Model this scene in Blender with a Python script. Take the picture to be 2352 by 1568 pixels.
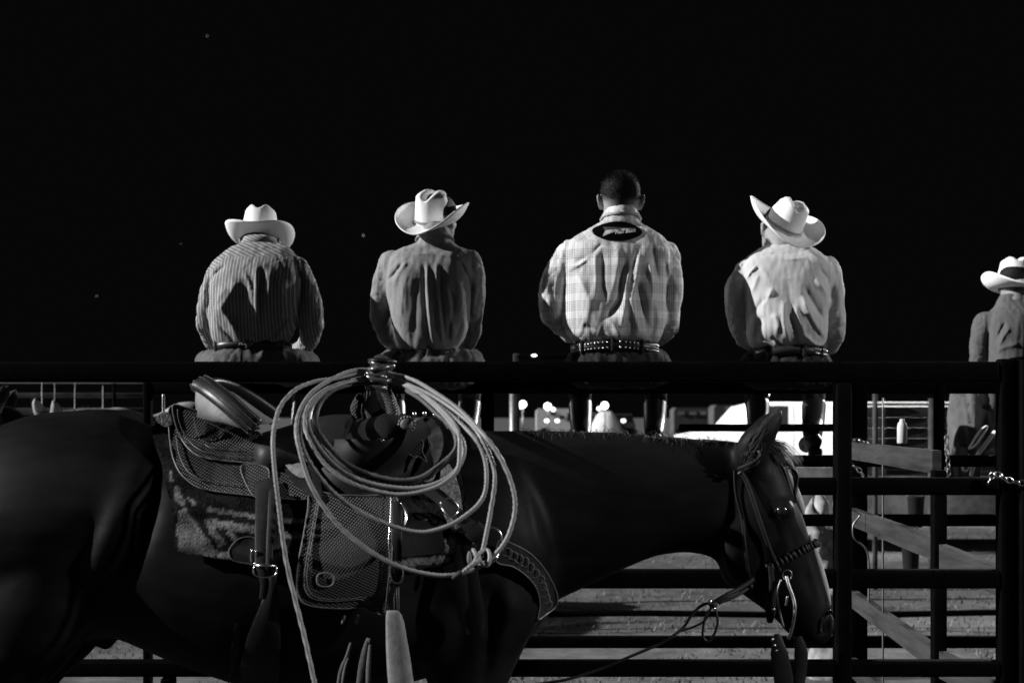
import bpy, bmesh, math, random
import numpy as np
from mathutils import Vector, Matrix, noise
from mathutils.bvhtree import BVHTree
from mathutils.geometry import delaunay_2d_cdt
R = math.radians
random.seed(7)
for o in list(bpy.data.objects): bpy.data.objects.remove(o)
scn = bpy.context.scene
COL = scn.collection

# ------------------------------------------------------------------ camera
CAMZ = 1.58; F = 3267.0            # F: focal length in units of the 2352 px wide layout sheet
cam = bpy.data.cameras.new('camera'); camo = bpy.data.objects.new('camera', cam); COL.objects.link(camo)
camo.location = (0, 0, CAMZ); camo.rotation_euler = (R(90), 0, 0)
cam.lens = 50; cam.sensor_width = 36; cam.shift_y = (954-784)/2352.0
cam.clip_start = .1; cam.clip_end = 2000
cam.dof.use_dof = True; cam.dof.focus_distance = 4.7; cam.dof.aperture_fstop = 4.5
scn.camera = camo

# ------------------------------------------------------------------ night sky, floodlights and added fill spots
w = bpy.data.worlds.new('World'); scn.world = w; w.use_nodes = True
bg = w.node_tree.nodes['Background']; bg.inputs[0].default_value = (1, 1, 1, 1); bg.inputs[1].default_value = 0.0016
def sun(name, az, el, strength, ang=.6):
    L = bpy.data.lights.new(name, 'SUN'); L.energy = strength; L.angle = R(ang)
    o = bpy.data.objects.new(name, L); COL.objects.link(o)
    # az: travel direction measured from +X towards +Y
    d = Vector((math.cos(R(az))*math.cos(R(el)), math.sin(R(az))*math.cos(R(el)), -math.sin(R(el))))
    o.rotation_euler = d.to_track_quat('-Z', 'Y').to_euler(); return o
def flood(name, loc, target, watt, size=40, radius=.25):
    L = bpy.data.lights.new(name, 'SPOT'); L.energy = watt; L.spot_size = R(size); L.spot_blend = .5; L.shadow_soft_size = radius
    o = bpy.data.objects.new(name, L); COL.objects.link(o); o.location = loc
    o.rotation_euler = (Vector(target)-Vector(loc)).to_track_quat('-Z', 'Y').to_euler(); return o
sun('arena_floodlight', 4.5, 25, 5.0)
flood('floodlight_right_low', (12, -.3, 7.2), (.95, 3.75, 1.2), 4800, 16, .12).data.spot_blend = 1
flood('van_fill_spot', (1.5, 9.5, 9), (3.6, 17.5, 1.2), 7500, 26, .3)  # added fill spot, unseen, to brighten the side of the van
flood('right_men_fill_spot', (9, 3.4, 6.2), (1.85, 6.35, 2.15), 1300, 15, .10).data.spot_blend = 1  # added narrow fill spot for the right halves of the right-hand men
flood('floodlight_tower_far_right', (16, 24, 9), (1.4, 4.5, 1.5), 14000, 30, .3)
flood('floodlight_tower_far_left', (-17, 22, 8), (0, 6, 1.8), 1500, 45, .3)
vs = scn.view_settings; vs.view_transform = 'Standard'; vs.look = 'None'; vs.exposure = 0.3; vs.gamma = 1; vs.use_curve_mapping = False

# ------------------------------------------------------------------ helpers
def P(px, py, Y): return Vector(((px-1176)/F*Y, Y, CAMZ-(py-954)/F*Y))
def link(o): COL.objects.link(o); return o
def worldpos(o):
    p = Vector((0, 0, 0))
    while o is not None: p += o.location; o = o.parent
    return p
def tag(o, label=None, cat=None, group=None, kind=None):
    if label: o['label'] = label
    if cat: o['category'] = cat
    if group: o['group'] = group
    if kind: o['kind'] = kind
    return o
def thing(name, loc, label, cat, group=None):
    o = link(bpy.data.objects.new(name, None)); o.location = loc; o.empty_display_size = .1
    return tag(o, label, cat, group)
def mesh_obj(name, me, m, parent=None, smooth=True, label=None):
    """mesh in world coordinates -> object whose origin sits at its parent"""
    if m is not None: me.materials.clear(); me.materials.append(m)
    for p in me.polygons: p.use_smooth = smooth
    o = link(bpy.data.objects.new(name, me))
    if parent is not None:
        me.transform(Matrix.Translation(-worldpos(parent))); o.parent = parent
    if label: o['label'] = label
    return o
def bm_obj(name, bm, m, parent=None, smooth=True, label=None, sharp=None):
    me = bpy.data.meshes.new(name); bm.normal_update()
    bmesh.ops.recalc_face_normals(bm, faces=bm.faces[:]); bm.to_mesh(me); bm.free()
    if sharp: me.set_sharp_from_angle(angle=R(sharp))
    o = mesh_obj(name, me, m, parent, smooth, label)
    if sharp: me.set_sharp_from_angle(angle=R(sharp))
    return o
def recentre(o):
    """move a top-level mesh's origin to its base"""
    vs_ = [v.co for v in o.data.vertices]
    c = Vector((sum(v.x for v in vs_)/len(vs_), sum(v.y for v in vs_)/len(vs_), min(v.z for v in vs_)))
    o.data.transform(Matrix.Translation(-c)); o.location = c; return o
def ring_loft(bm, rings, cap=True, closed=False):
    R_ = [[bm.verts.new(p) for p in r] for r in rings]
    n = len(R_[0]); m = len(R_)
    for i in range(m if closed else m-1):
        a, b = R_[i], R_[(i+1) % m]
        for j in range(n):
            k = (j+1) % n
            bm.faces.new((a[j], a[k], b[k], b[j]))
    if cap and not closed:
        bm.faces.new(R_[0][::-1]); bm.faces.new(R_[-1])
    return R_
def ering(c, u, v, n=20, e=2.0):
    out = []
    for i in range(n):
        t = 2*math.pi*i/n; ct, st = math.cos(t), math.sin(t)
        a = math.copysign(abs(ct)**(2/e), ct); b = math.copysign(abs(st)**(2/e), st)
        out.append(Vector(c)+Vector(u)*a+Vector(v)*b)
    return out
def catmull(pts, per=6, closed=False):
    pts = [tuple(p) for p in pts]; n = len(pts); out = []
    rng = n if closed else n-1
    for i in range(rng):
        if closed: p0, p1, p2, p3 = pts[(i-1) % n], pts[i], pts[(i+1) % n], pts[(i+2) % n]
        else: p0, p1, p2, p3 = pts[max(i-1, 0)], pts[i], pts[i+1], pts[min(i+2, n-1)]
        for k in range(per):
            t = k/per
            out.append(tuple(.5*((2*b)+(-a+c)*t+(2*a-5*b+4*c-d)*t*t+(-a+3*b-3*c+d)*t**3) for a, b, c, d in zip(p0, p1, p2, p3)))
    if not closed: out.append(pts[-1])
    return out
def frames(pts):
    pts = [Vector(p) for p in pts]; T = []
    for i in range(len(pts)):
        t = pts[min(i+1, len(pts)-1)]-pts[max(i-1, 0)]
        T.append(t.normalized() if t.length > 1e-9 else Vector((0, 0, 1)))
    up = Vector((0, 0, 1)) if abs(T[0].z) < .9 else Vector((0, 1, 0))
    u = T[0].cross(up).normalized(); U = [u]
    for i in range(1, len(pts)):
        q = T[i-1].rotation_difference(T[i]); u = (q @ U[-1]); u = (u-T[i]*u.dot(T[i])).normalized(); U.append(u)
    return pts, T, U
def tube(bm, pts, rad, n=10, flat=1.0, cap=True, twist=0, lobes=0, amp=0):
    pts, T, U = frames(pts); rings = []; s = 0
    for i, p in enumerate(pts):
        if i: s += (pts[i]-pts[i-1]).length
        r = rad[i] if isinstance(rad, (list, tuple)) else rad
        V = T[i].cross(U[i]); ring = []
        for j in range(n):
            t = 2*math.pi*j/n; rr = r*(1+amp*math.cos(lobes*(t+twist*s))) if lobes else r
            ring.append(p+U[i]*rr*math.cos(t)+V*rr*math.sin(t)*flat)
        rings.append(ring)
    ring_loft(bm, rings, cap)
def limb(bm, pts, rad, n=16, per=4):
    """rounded tapered limb"""
    q = catmull([tuple(p)+(r,) for p, r in zip(pts, rad)], per)
    P_ = [Vector(a[:3]) for a in q]; r_ = [a[3] for a in q]
    d0 = (P_[0]-P_[1]).normalized(); d1 = (P_[-1]-P_[-2]).normalized()
    pre = [(P_[0]+d0*r_[0]*k, r_[0]*math.sqrt(max(0, 1-k*k))) for k in (.97, .8, .5)]
    post = [(P_[-1]+d1*r_[-1]*k, r_[-1]*math.sqrt(max(0, 1-k*k))) for k in (.5, .8, .97)]
    P_ = [a for a, b in pre]+P_+[a for a, b in post]; r_ = [b for a, b in pre]+r_+[b for a, b in post]
    tube(bm, P_, r_, n)
def ellipsoid(bm, c, rx, ry, rz, M=None, seg=20, rings=12):
    res = bmesh.ops.create_uvsphere(bm, u_segments=seg, v_segments=rings, radius=1)
    mt = Matrix.Translation(Vector(c)) @ (M.to_4x4() if M is not None else Matrix.Identity(4)) @ Matrix.Diagonal((rx, ry, rz, 1))
    bmesh.ops.transform(bm, matrix=mt, verts=res['verts'])
def box(bm, c, sx, sy, sz, M=None, bev=0):
    res = bmesh.ops.create_cube(bm, size=1)
    mt = Matrix.Translation(Vector(c)) @ (M.to_4x4() if M is not None else Matrix.Identity(4)) @ Matrix.Diagonal((sx, sy, sz, 1))
    bmesh.ops.transform(bm, matrix=mt, verts=res['verts'])
    if bev:
        ed = list({e for v in res['verts'] for e in v.link_edges})
        bmesh.ops.bevel(bm, geom=ed, offset=bev, segments=2, affect='EDGES', profile=.6)
def remesh(bm, voxel, smooth=2, fac=.5):
    """union of closed overlapping shells -> one continuous skin"""
    bmesh.ops.recalc_face_normals(bm, faces=bm.faces[:])
    me = bpy.data.meshes.new('tmp'); bm.to_mesh(me); bm.free()
    o = link(bpy.data.objects.new('tmp', me))
    m = o.modifiers.new('r', 'REMESH'); m.mode = 'VOXEL'; m.voxel_size = voxel
    if smooth:
        s = o.modifiers.new('s', 'SMOOTH'); s.iterations = smooth; s.factor = fac
    dg = bpy.context.evaluated_depsgraph_get(); dg.update()
    out = bpy.data.meshes.new_from_object(o.evaluated_get(dg))
    bpy.data.objects.remove(o); bpy.data.meshes.remove(me)
    return out
def get_co(me):
    a = np.empty(len(me.vertices)*3, dtype=np.float32); me.vertices.foreach_get('co', a); return a.reshape(-1, 3).astype(float)
def set_co(me, a): me.vertices.foreach_set('co', a.astype(np.float32).ravel()); me.update()
def get_no(me):
    a = np.empty(len(me.vertices)*3, dtype=np.float32); me.vertex_normals.foreach_get('vector', a); return a.reshape(-1, 3).astype(float)
def to_px(a):
    return np.stack([a[:, 0]/a[:, 1]*F+1176, 954-(a[:, 2]-CAMZ)/a[:, 1]*F], 1)
def dist_poly(q, pts):
    best = np.full(len(q), 1e9); par = np.zeros(len(q)); L = 0; tot = sum(math.dist(pts[i], pts[i+1]) for i in range(len(pts)-1))
    for i in range(len(pts)-1):
        a = np.array(pts[i], float); b = np.array(pts[i+1], float); ab = b-a; l = np.linalg.norm(ab)
        t = np.clip(((q-a) @ ab)/(l*l), 0, 1); d = np.linalg.norm(q-(a+t[:, None]*ab), axis=1)
        m = d < best; best[m] = d[m]; par[m] = (L+t[m]*l)/tot; L += l
    return best, par
def fnoise(a, s, seed=0):
    o = Vector((seed*7.3, seed*3.1, seed*1.7))
    return np.array([noise.noise(Vector(p)*s+o) for p in a])

# ------------------------------------------------------------------ materials (the photograph is monochrome: all greys)
def mat(name, v, rough=.7, spec=.3, metal=0, nscale=0, namp=.3, bscale=0, bstr=.3, bdist=.002, build=None, sheen=0, coat=0, stretch=(1, 1, 1)):
    m = bpy.data.materials.new(name); m.use_nodes = True; nt = m.node_tree; N = nt.nodes; L = nt.links
    b = N['Principled BSDF']; b.inputs['Base Color'].default_value = (v, v, v, 1)
    b.inputs['Roughness'].default_value = rough; b.inputs['Specular IOR Level'].default_value = spec; b.inputs['Metallic'].default_value = metal
    if sheen: b.inputs['Sheen Weight'].default_value = sheen
    if coat: b.inputs['Coat Weight'].default_value = coat; b.inputs['Coat Roughness'].default_value = .25
    tc = N.new('ShaderNodeTexCoord'); mp = N.new('ShaderNodeMapping'); mp.inputs['Scale'].default_value = stretch
    L.new(tc.outputs['Object'], mp.inputs['Vector'])
    col = None
    if nscale:
        n = N.new('ShaderNodeTexNoise'); n.inputs['Scale'].default_value = nscale; n.inputs['Detail'].default_value = 6; n.inputs['Roughness'].default_value = .65
        L.new(mp.outputs[0], n.inputs['Vector'])
        mr = N.new('ShaderNodeMapRange'); mr.inputs['From Min'].default_value = .3; mr.inputs['From Max'].default_value = .7
        mr.inputs['To Min'].default_value = v*(1-namp); mr.inputs['To Max'].default_value = v*(1+namp)
        L.new(n.outputs['Fac'], mr.inputs['Value']); col = mr.outputs[0]; L.new(col, b.inputs['Base Color'])
    bmp = None
    if bscale:
        n2 = N.new('ShaderNodeTexNoise'); n2.inputs['Scale'].default_value = bscale; n2.inputs['Detail'].default_value = 4
        L.new(mp.outputs[0], n2.inputs['Vector'])
        bmp = N.new('ShaderNodeBump'); bmp.inputs['Strength'].default_value = bstr; bmp.inputs['Distance'].default_value = bdist
        L.new(n2.outputs['Fac'], bmp.inputs['Height']); L.new(bmp.outputs[0], b.inputs['Normal'])
    if build: build(nt, b, tc, col, bmp)
    return m
def NM(nt, op, a, b_=None, c=None):
    n = nt.nodes.new('ShaderNodeMath'); n.operation = op
    for i, x in enumerate((a, b_, c)):
        if x is None: continue
        if isinstance(x, (int, float)): n.inputs[i].default_value = x
        else: nt.links.new(x, n.inputs[i])
    return n.outputs[0]
def pulse(nt, x, period, width, phase=0):
    """1 on a thin stripe of the given width out of every period"""
    f = NM(nt, 'FRACT', NM(nt, 'DIVIDE', NM(nt, 'ADD', x, phase+50.0), period))
    d = NM(nt, 'ABSOLUTE', NM(nt, 'SUBTRACT', f, .5))
    return NM(nt, 'LESS_THAN', d, width/period/2)
def pat_xy(nt):
    a = nt.nodes.new('ShaderNodeAttribute'); a.attribute_name = 'pat'
    s = nt.nodes.new('ShaderNodeSeparateXYZ'); nt.links.new(a.outputs['Vector'], s.inputs[0]); return s.outputs
def b_pin(nt, b, tc, col, bmp):
    x, y, z = pat_xy(nt)
    p = pulse(nt, x, .0150, .0030); q = pulse(nt, x, .0075, .0012, .002)
    v = NM(nt, 'ADD', .19, NM(nt, 'ADD', NM(nt, 'MULTIPLY', p, .33), NM(nt, 'MULTIPLY', q, .05)))
    if col: v = NM(nt, 'MULTIPLY', v, NM(nt, 'DIVIDE', col, .25))
    nt.links.new(v, b.inputs['Base Color'])
def b_dots(nt, b, tc, col, bmp):
    x, y, z = pat_xy(nt)
    p = NM(nt, 'MULTIPLY', pulse(nt, NM(nt, 'ADD', x, y), .0085, .004), pulse(nt, NM(nt, 'SUBTRACT', x, y), .0085, .004))
    v = NM(nt, 'ADD', .21, NM(nt, 'MULTIPLY', p, .17))
    if col: v = NM(nt, 'MULTIPLY', v, NM(nt, 'DIVIDE', col, .25))
    nt.links.new(v, b.inputs['Base Color'])
def b_plaid(nt, b, tc, col, bmp):
    x, y, z = pat_xy(nt)
    def band(c):
        big = pulse(nt, c, .078, .044); th = pulse(nt, c, .0078, .0036)
        return NM(nt, 'MULTIPLY', big, th)
    v = NM(nt, 'SUBTRACT', .66, NM(nt, 'ADD', NM(nt, 'MULTIPLY', band(x), .26), NM(nt, 'MULTIPLY', band(y), .24)))
    v = NM(nt, 'MAXIMUM', v, .1)
    nt.links.new(v, b.inputs['Base Color'])
def b_tool(nt, b, tc, col, bmp):
    s = nt.nodes.new('ShaderNodeSeparateXYZ'); nt.links.new(tc.outputs['Object'], s.inputs[0]); x, y, z = s.outputs
    k = 2*math.pi/.0105
    u = NM(nt, 'ADD', NM(nt, 'MULTIPLY', x, .97), NM(nt, 'MULTIPLY', z, .22)); t = NM(nt, 'SUBTRACT', NM(nt, 'MULTIPLY', z, .97), NM(nt, 'MULTIPLY', x, .22))
    su = NM(nt, 'SINE', NM(nt, 'MULTIPLY', u, k)); sv = NM(nt, 'SINE', NM(nt, 'MULTIPLY', t, k*1.3))
    h = NM(nt, 'MULTIPLY', su, sv); h2 = NM(nt, 'ADD', NM(nt, 'MULTIPLY', h, .5), .5)
    bp = nt.nodes.new('ShaderNodeBump'); bp.inputs['Strength'].default_value = .9; bp.inputs['Distance'].default_value = .0035
    nt.links.new(h2, bp.inputs['Height']); nt.links.new(bp.outputs[0], b.inputs['Normal'])
    v = NM(nt, 'MULTIPLY', NM(nt, 'ADD', .35, NM(nt, 'MULTIPLY', h2, 1.1)), col)     # dye settled in the tooled grooves
    nt.links.new(v, b.inputs['Base Color'])
def b_weave(nt, b, tc, col, bmp):
    a = nt.nodes.new('ShaderNodeAttribute'); a.attribute_name = 'weave'
    nt.links.new(NM(nt, 'MULTIPLY', col, NM(nt, 'ADD', .06, NM(nt, 'MULTIPLY', a.outputs['Fac'], .75))), b.inputs['Base Color'])
def b_blanket(nt, b, tc, col, bmp):
    s = nt.nodes.new('ShaderNodeSeparateXYZ'); nt.links.new(tc.outputs['Object'], s.inputs[0]); x, y, z = s.outputs
    t = NM(nt, 'ADD', z, NM(nt, 'MULTIPLY', x, .13))
    st = pulse(nt, t, .045, .016)
    zg = NM(nt, 'GREATER_THAN', NM(nt, 'SUBTRACT', NM(nt, 'MULTIPLY', x, -1.0), NM(nt, 'MULTIPLY', NM(nt, 'ABSOLUTE', NM(nt, 'ADD', z, -.23)), -.9)), .36)
    v = NM(nt, 'MULTIPLY', col, NM(nt, 'ADD', .08, NM(nt, 'ADD', NM(nt, 'MULTIPLY', st, .55), NM(nt, 'MULTIPLY', zg, .9))))
    nt.links.new(v, b.inputs['Base Color'])
def b_fade(nt, b, tc, col, bmp):
    a = nt.nodes.new('ShaderNodeAttribute'); a.attribute_name = 'fade'
    nt.links.new(NM(nt, 'ADD', .006, NM(nt, 'MULTIPLY', a.outputs['Fac'], .30)), b.inputs['Base Color'])
M = {}
M['skin'] = mat('skin', .26, .55, .4, nscale=60, namp=.12, bscale=300, bstr=.1)
M['horse'] = mat('bay_horse_coat', .0062, .5, .07, nscale=5, namp=.75, bscale=420, bstr=.25, bdist=.002, stretch=(.35, 1, 1.3))
M['blaze_highlight'] = mat('blaze_highlight_hair', .3, .7, .3, nscale=40, namp=.3)
M['mane'] = mat('mane_hair', .018, .55, .5)
M['pale_horse'] = mat('grey_horse_coat', .4, .7, .2, nscale=10, namp=.3)
M['dark_horse'] = mat('brown_horse_coat', .05, .7, .2, nscale=10, namp=.3)
M['leather'] = mat('saddle_leather', .014, .5, .16, nscale=18, namp=.35, bscale=160, bstr=.2)
M['shiny'] = mat('polished_black_leather', .010, .4, .3, nscale=20, namp=.3, bscale=60, bstr=.25)
M['tooled'] = mat('basket_stamped_leather', .030, .55, .2, nscale=14, namp=.3, build=b_tool)
M['edge'] = mat('leather_edge_binding', .10, .5, .4, nscale=50, namp=.3)
M['fork'] = mat('swell_leather', .009, .6, .12, nscale=22, namp=.35, bscale=120, bstr=.25)
M['suede'] = mat('rawhide_suede', .17, .9, .1, nscale=35, namp=.3, bscale=200, bstr=.3)
M['wool'] = mat('woven_wool_blanket', .17, .95, .05, nscale=90, namp=.7, bscale=220, bstr=1, bdist=.004, build=b_weave)
M['fleece'] = mat('fleece_lining', .26, .95, .05, nscale=70, namp=.6, bscale=160, bstr=1, bdist=.005)
M['rope'] = mat('waxed_nylon_rope', .19, .5, .4, nscale=40, namp=.15)
M['rope_dark'] = mat('rope_burner_hide', .016, .6, .2)
M['rubber'] = mat('rubber_horn_wrap', .05, .25, .9, nscale=30, namp=.4)
M['silver'] = mat('polished_silver', .75, .22, .5, metal=1)
M['steel'] = mat('dull_steel', .25, .45, .5, metal=1, nscale=30, namp=.3)
M['paint'] = mat('black_painted_steel_tube', .0022, .6, .01, nscale=12, namp=.4, bscale=120, bstr=.15)
M['paint2'] = mat('weathered_steel_tube', .0025, .7, .01, nscale=12, namp=.4)
M['plank'] = mat('weathered_plank', .042, .85, .1, nscale=9, namp=.5, bscale=60, bstr=.5, bdist=.003, stretch=(1, .2, 3))
M['straw'] = mat('white_straw_hat', .84, .65, .25, nscale=160, namp=.08, bscale=500, bstr=.35, bdist=.001)
M['band'] = mat('hat_band_cord', .3, .7, .2)
M['felt'] = mat('white_felt_hat', .84, .8, .15, nscale=30, namp=.06)
M['pin'] = mat('pinstripe_shirt_cotton', .25, .8, .15, nscale=25, namp=.15, bscale=350, bstr=.3, bdist=.001, build=b_pin)
M['dots'] = mat('dotted_grey_shirt_cotton', .25, .8, .15, nscale=25, namp=.15, bscale=350, bstr=.3, bdist=.001, build=b_dots)
M['plaid'] = mat('plaid_shirt_cotton', .75, .75, .15, bscale=350, bstr=.25, bdist=.001, build=b_plaid)
M['white'] = mat('pale_shirt_cotton', .5, .8, .15, nscale=20, namp=.08, bscale=350, bstr=.25, bdist=.001)
M['grey'] = mat('grey_shirt_cotton', .11, .85, .1, nscale=20, namp=.15)
M['denim'] = mat('blue_jean_denim', .10, .9, .1, nscale=45, namp=.45, bscale=260, bstr=.5)
M['dark_denim'] = mat('dark_denim', .03, .9, .1, nscale=45, namp=.4, bscale=260, bstr=.5)
M['belt'] = mat('belt_leather', .02, .4, .5, nscale=30, namp=.3)
M['boot'] = mat('boot_leather', .018, .35, .5, nscale=20, namp=.3)
M['hair'] = mat('buzz_cut_hair', .02, .7, .2, bscale=700, bstr=.5, bdist=.002, build=b_fade)
M['patch'] = mat('black_yoke_patch', .002, .8, .02)
M['print'] = mat('light_print', .55, .7, .2)
M['print_dim'] = mat('faded_print', .07, .7, .2)
M['thread'] = mat('belt_stitching', .8, .7, .2)
M['eye'] = mat('dark_eye', .01, .05, .9, coat=1)
M['chaps'] = mat('pale_leather_chaps', .10, .8, .2, nscale=12, namp=.3)
M['white_vinyl'] = mat('white_vinyl_trim', .8, .5, .3)
M['truck'] = mat('white_vehicle_paint', .82, .35, .5, nscale=3, namp=.05)
M['glass'] = mat('dark_window_glass', .02, .1, .8)
M['trailer'] = mat('aluminium_trailer', .30, .5, .5, nscale=1.5, namp=.4)
M['trailer_dim'] = mat('grey_trailer_siding', .09, .6, .4, nscale=1.5, namp=.4)
M['board'] = mat('grey_board', .06, .9, .1, nscale=6, namp=.5)
M['barrel'] = mat('white_plastic', .6, .5, .3)
def emit(name, v):
    m = bpy.data.materials.new(name); m.use_nodes = True; b = m.node_tree.nodes['Principled BSDF']
    b.inputs['Emission Color'].default_value = (1, 1, 1, 1); b.inputs['Emission Strength'].default_value = v; return m
M['lamp'] = emit('lamp_glow', 6); M['lamp_dim'] = emit('small_lamp_glow', 2.2); M['star'] = emit('star_glow', .16)
def b_ground(nt, b, tc, col, bmp):
    n = nt.nodes.new('ShaderNodeTexNoise'); n.inputs['Scale'].default_value = 1.7; n.inputs['Detail'].default_value = 9; n.inputs['Roughness'].default_value = .75
    nt.links.new(tc.outputs['Object'], n.inputs['Vector'])
    n3 = nt.nodes.new('ShaderNodeTexNoise'); n3.inputs['Scale'].default_value = 5; n3.inputs['Detail'].default_value = 12; n3.inputs['Roughness'].default_value = .8
    nt.links.new(tc.outputs['Object'], n3.inputs['Vector'])
    r = nt.nodes.new('ShaderNodeMapRange'); r.inputs['From Min'].default_value = .36; r.inputs['From Max'].default_value = .66
    r.inputs['To Min'].default_value = .035; r.inputs['To Max'].default_value = .21
    nt.links.new(NM(nt, 'ADD', NM(nt, 'MULTIPLY', n.outputs['Fac'], .5), NM(nt, 'MULTIPLY', n3.outputs['Fac'], .5)), r.inputs['Value']); nt.links.new(r.outputs[0], b.inputs['Base Color'])
    bp = nt.nodes.new('ShaderNodeBump'); bp.inputs['Strength'].default_value = .25; bp.inputs['Distance'].default_value = .015
    nt.links.new(n3.outputs['Fac'], bp.inputs['Height']); nt.links.new(bp.outputs[0], b.inputs['Normal'])
M['ground'] = mat('trampled_grass_and_dirt', .12, .95, .05, build=b_ground)
M['grass'] = mat('short_grass', .17, .9, .1, nscale=2, namp=.5)

# ------------------------------------------------------------------ ground
def gz(x, y): return .012*noise.noise(Vector((x*.35, y*.35, 0)))+.012*noise.noise(Vector((x*2, y*2, 3)))
bm = bmesh.new()
xs = [-400, -150, -60]+[-24+i*.4 for i in range(121)]+[60, 150, 400]
ys = [-60, -20, -6]+[0+i*.4 for i in range(111)]+[60, 100, 200, 500, 900]
g = [[bm.verts.new((x, y, gz(x, y) if (-24 <= x <= 24 and 0 <= y <= 44) else 0)) for x in xs] for y in ys]
for j in range(len(ys)-1):
    for i in range(len(xs)-1): bm.faces.new((g[j][i], g[j][i+1], g[j+1][i+1], g[j+1][i]))
tag(bm_obj('ground', bm, M['ground']), kind='structure')
bm = bmesh.new(); rg = random.Random(3)
for k in range(26000):
    y = 7.8+rg.random()**1.6*16; x = (rg.random()-.5)*y*.95; 
    if noise.noise(Vector((x*.7, y*.7, 5))) < -.12: continue
    z = gz(x, y); h = rg.uniform(.012, .04); a = rg.uniform(0, 6.28); wd = rg.uniform(.004, .009); l = rg.uniform(-.03, .03)
    dx, dy = math.cos(a)*wd, math.sin(a)*wd
    bm.faces.new((bm.verts.new((x-dx, y-dy, z)), bm.verts.new((x+dx, y+dy, z)), bm.verts.new((x+l, y+l*.5, z+h))))
o = bm_obj('grass', bm, M['grass'], smooth=False); tag(o, 'short trampled grass growing behind the rails', 'grass', kind='stuff')

bm = bmesh.new(); xs2 = [-30+i*1.5 for i in range(41)]; ys2 = [-20, -10, -5]+[-3+i*.5 for i in range(21)]
g2 = [[bm.verts.new((x, y+(.25*noise.noise(Vector((x*.6, 1, 0))) if y > 6.9 else 0), .03 if y < 6.9 else .012)) for x in xs2] for y in ys2]
for j in range(len(ys2)-1):
    for i in range(len(xs2)-1): bm.faces.new((g2[j][i], g2[j][i+1], g2[j+1][i+1], g2[j+1][i]))
tag(bm_obj('bounce_cut_sheet', bm, mat('bounce_cut_dark', .025, .8, .2, nscale=6, namp=.5, bscale=14, bstr=.6, bdist=.02)), kind='structure')  # unseen dark sheet added to cut light bouncing off the near ground
# ------------------------------------------------------------------ livestock panels
def rail(parent, px0, px1, py, th, Y, m, name='rail'):
    a = P(px0, py, Y); b = P(px1, py, Y); bm = bmesh.new()
    box(bm, (a+b)/2, abs(b.x-a.x), .048, th/F*Y, bev=.009)
    return bm_obj(name, bm, m, parent)
def upright(parent, px0, px1, Y, top, bottom, m, name='post', d=.048):
    z1 = CAMZ-(top-954)/F*Y; bm = bmesh.new(); x0 = (px0-1176)/F*Y; x1 = (px1-1176)/F*Y
    box(bm, ((x0+x1)/2, Y, (z1+bottom)/2), x1-x0, d, z1-bottom, bev=.009)
    return bm_obj(name, bm, m, parent)
YN, YF = 4.216, 6.5
t = thing('livestock_panel', (0, YN, 0), 'black steel tube livestock panel nearest the camera, right behind the bay horse', 'fence', 'livestock panels')
for py, th in ((854, 47), (1116, 40), (1328, 43), (1533, 37), (1745, 40)): rail(t, -420, 2291, py, th, YN, M['paint'])
upright(t, 2291, 2331, YN, 824, 0, M['paint']); upright(t, 1916, 1953, YN+.001, 879, 0, M['paint'], d=.058)
upright(t, -470, -425, YN, 824, 0, M['paint']); upright(t, 372, 402, YN+.001, 1554, 0, M['paint'], d=.058)
t = thing('gate_post', ((2352-1176)/F*YN, YN, 0), 'thick black post at the right edge, standing beside the end of the nearest panel', 'post')
upright(t, 2334, 2392, YN, 824, 0, M['paint'], 'upright', .09)
bm = bmesh.new(); z = CAMZ-(822-954)/F*YN
box(bm, ((2363-1176)/F*YN, YN, z), .08, .095, .006, bev=.002); bm_obj('cap', bm, M['paint'], t)
t = thing('livestock_panel', (0, YF, 0), 'black steel tube panel further back that the four men sit on', 'fence', 'livestock panels')
for py, th in ((890, 28), (1058, 27), (1194, 27), (1325, 27), (1473, 27), (1620, 27)): rail(t, 331, 2560, py, th, YF, M['paint2'])
for a, b, tp in ((331, 349, 876), (1105, 1135, 904), (1956, 1990, 876), (2147, 2167, 876), (2540, 2570, 876)): upright(t, a, b, YF+.002, tp, 0, M['paint2'], d=.060)
upright(t, 374, 377, YF+.3, 905, .0, M['steel'], 'rod', .006)
rail(t, 1560, 1920, 982, 17, YF-.02, M['paint2'], 'brace')

# chains
def chain(pts, n, r, m, parent, th=.0022):
    pts = [Vector(p) for p in pts]; q = [Vector(a) for a in catmull(pts, 12)]
    L = [0]
    for i in range(1, len(q)): L.append(L[-1]+(q[i]-q[i-1]).length)
    first = None
    for k in range(n):
        s = L[-1]*(k+.5)/n; i = max(j for j in range(len(L)) if L[j] <= s); i = min(i, len(q)-2)
        d = (q[i+1]-q[i]).normalized(); c = q[i]+d*(s-L[i])
        bm = bmesh.new(); ring = []
        for j in range(12):
            t_ = 2*math.pi*j/12; ring.append((math.cos(t_)*r*1.5, math.sin(t_)*r, 0))
        rings = []
        for j in range(12):
            c0 = Vector(ring[j]); out = c0.normalized(); rings.append([c0+out*math.cos(u)*th+Vector((0, 0, 1))*math.sin(u)*th for u in (0, 1.05, 2.1, 3.14, 4.2, 5.24)])
        ring_loft(bm, rings, closed=True)
        X = d; Yv = X.orthogonal().normalized(); Zv = X.cross(Yv); Mx = Matrix((X, Yv, Zv)).transposed() @ Matrix.Rotation(R(90*(k % 2)+25), 3, 'X')
        bmesh.ops.transform(bm, matrix=Matrix.Translation(c) @ Mx.to_4x4(), verts=bm.verts[:])
        bm_obj('link', bm, m, parent)
t = thing('chain', P(2300, 1110, YN-.04), 'short steel chain hooked round the end of the nearest panel by the right post', 'chain')
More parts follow.
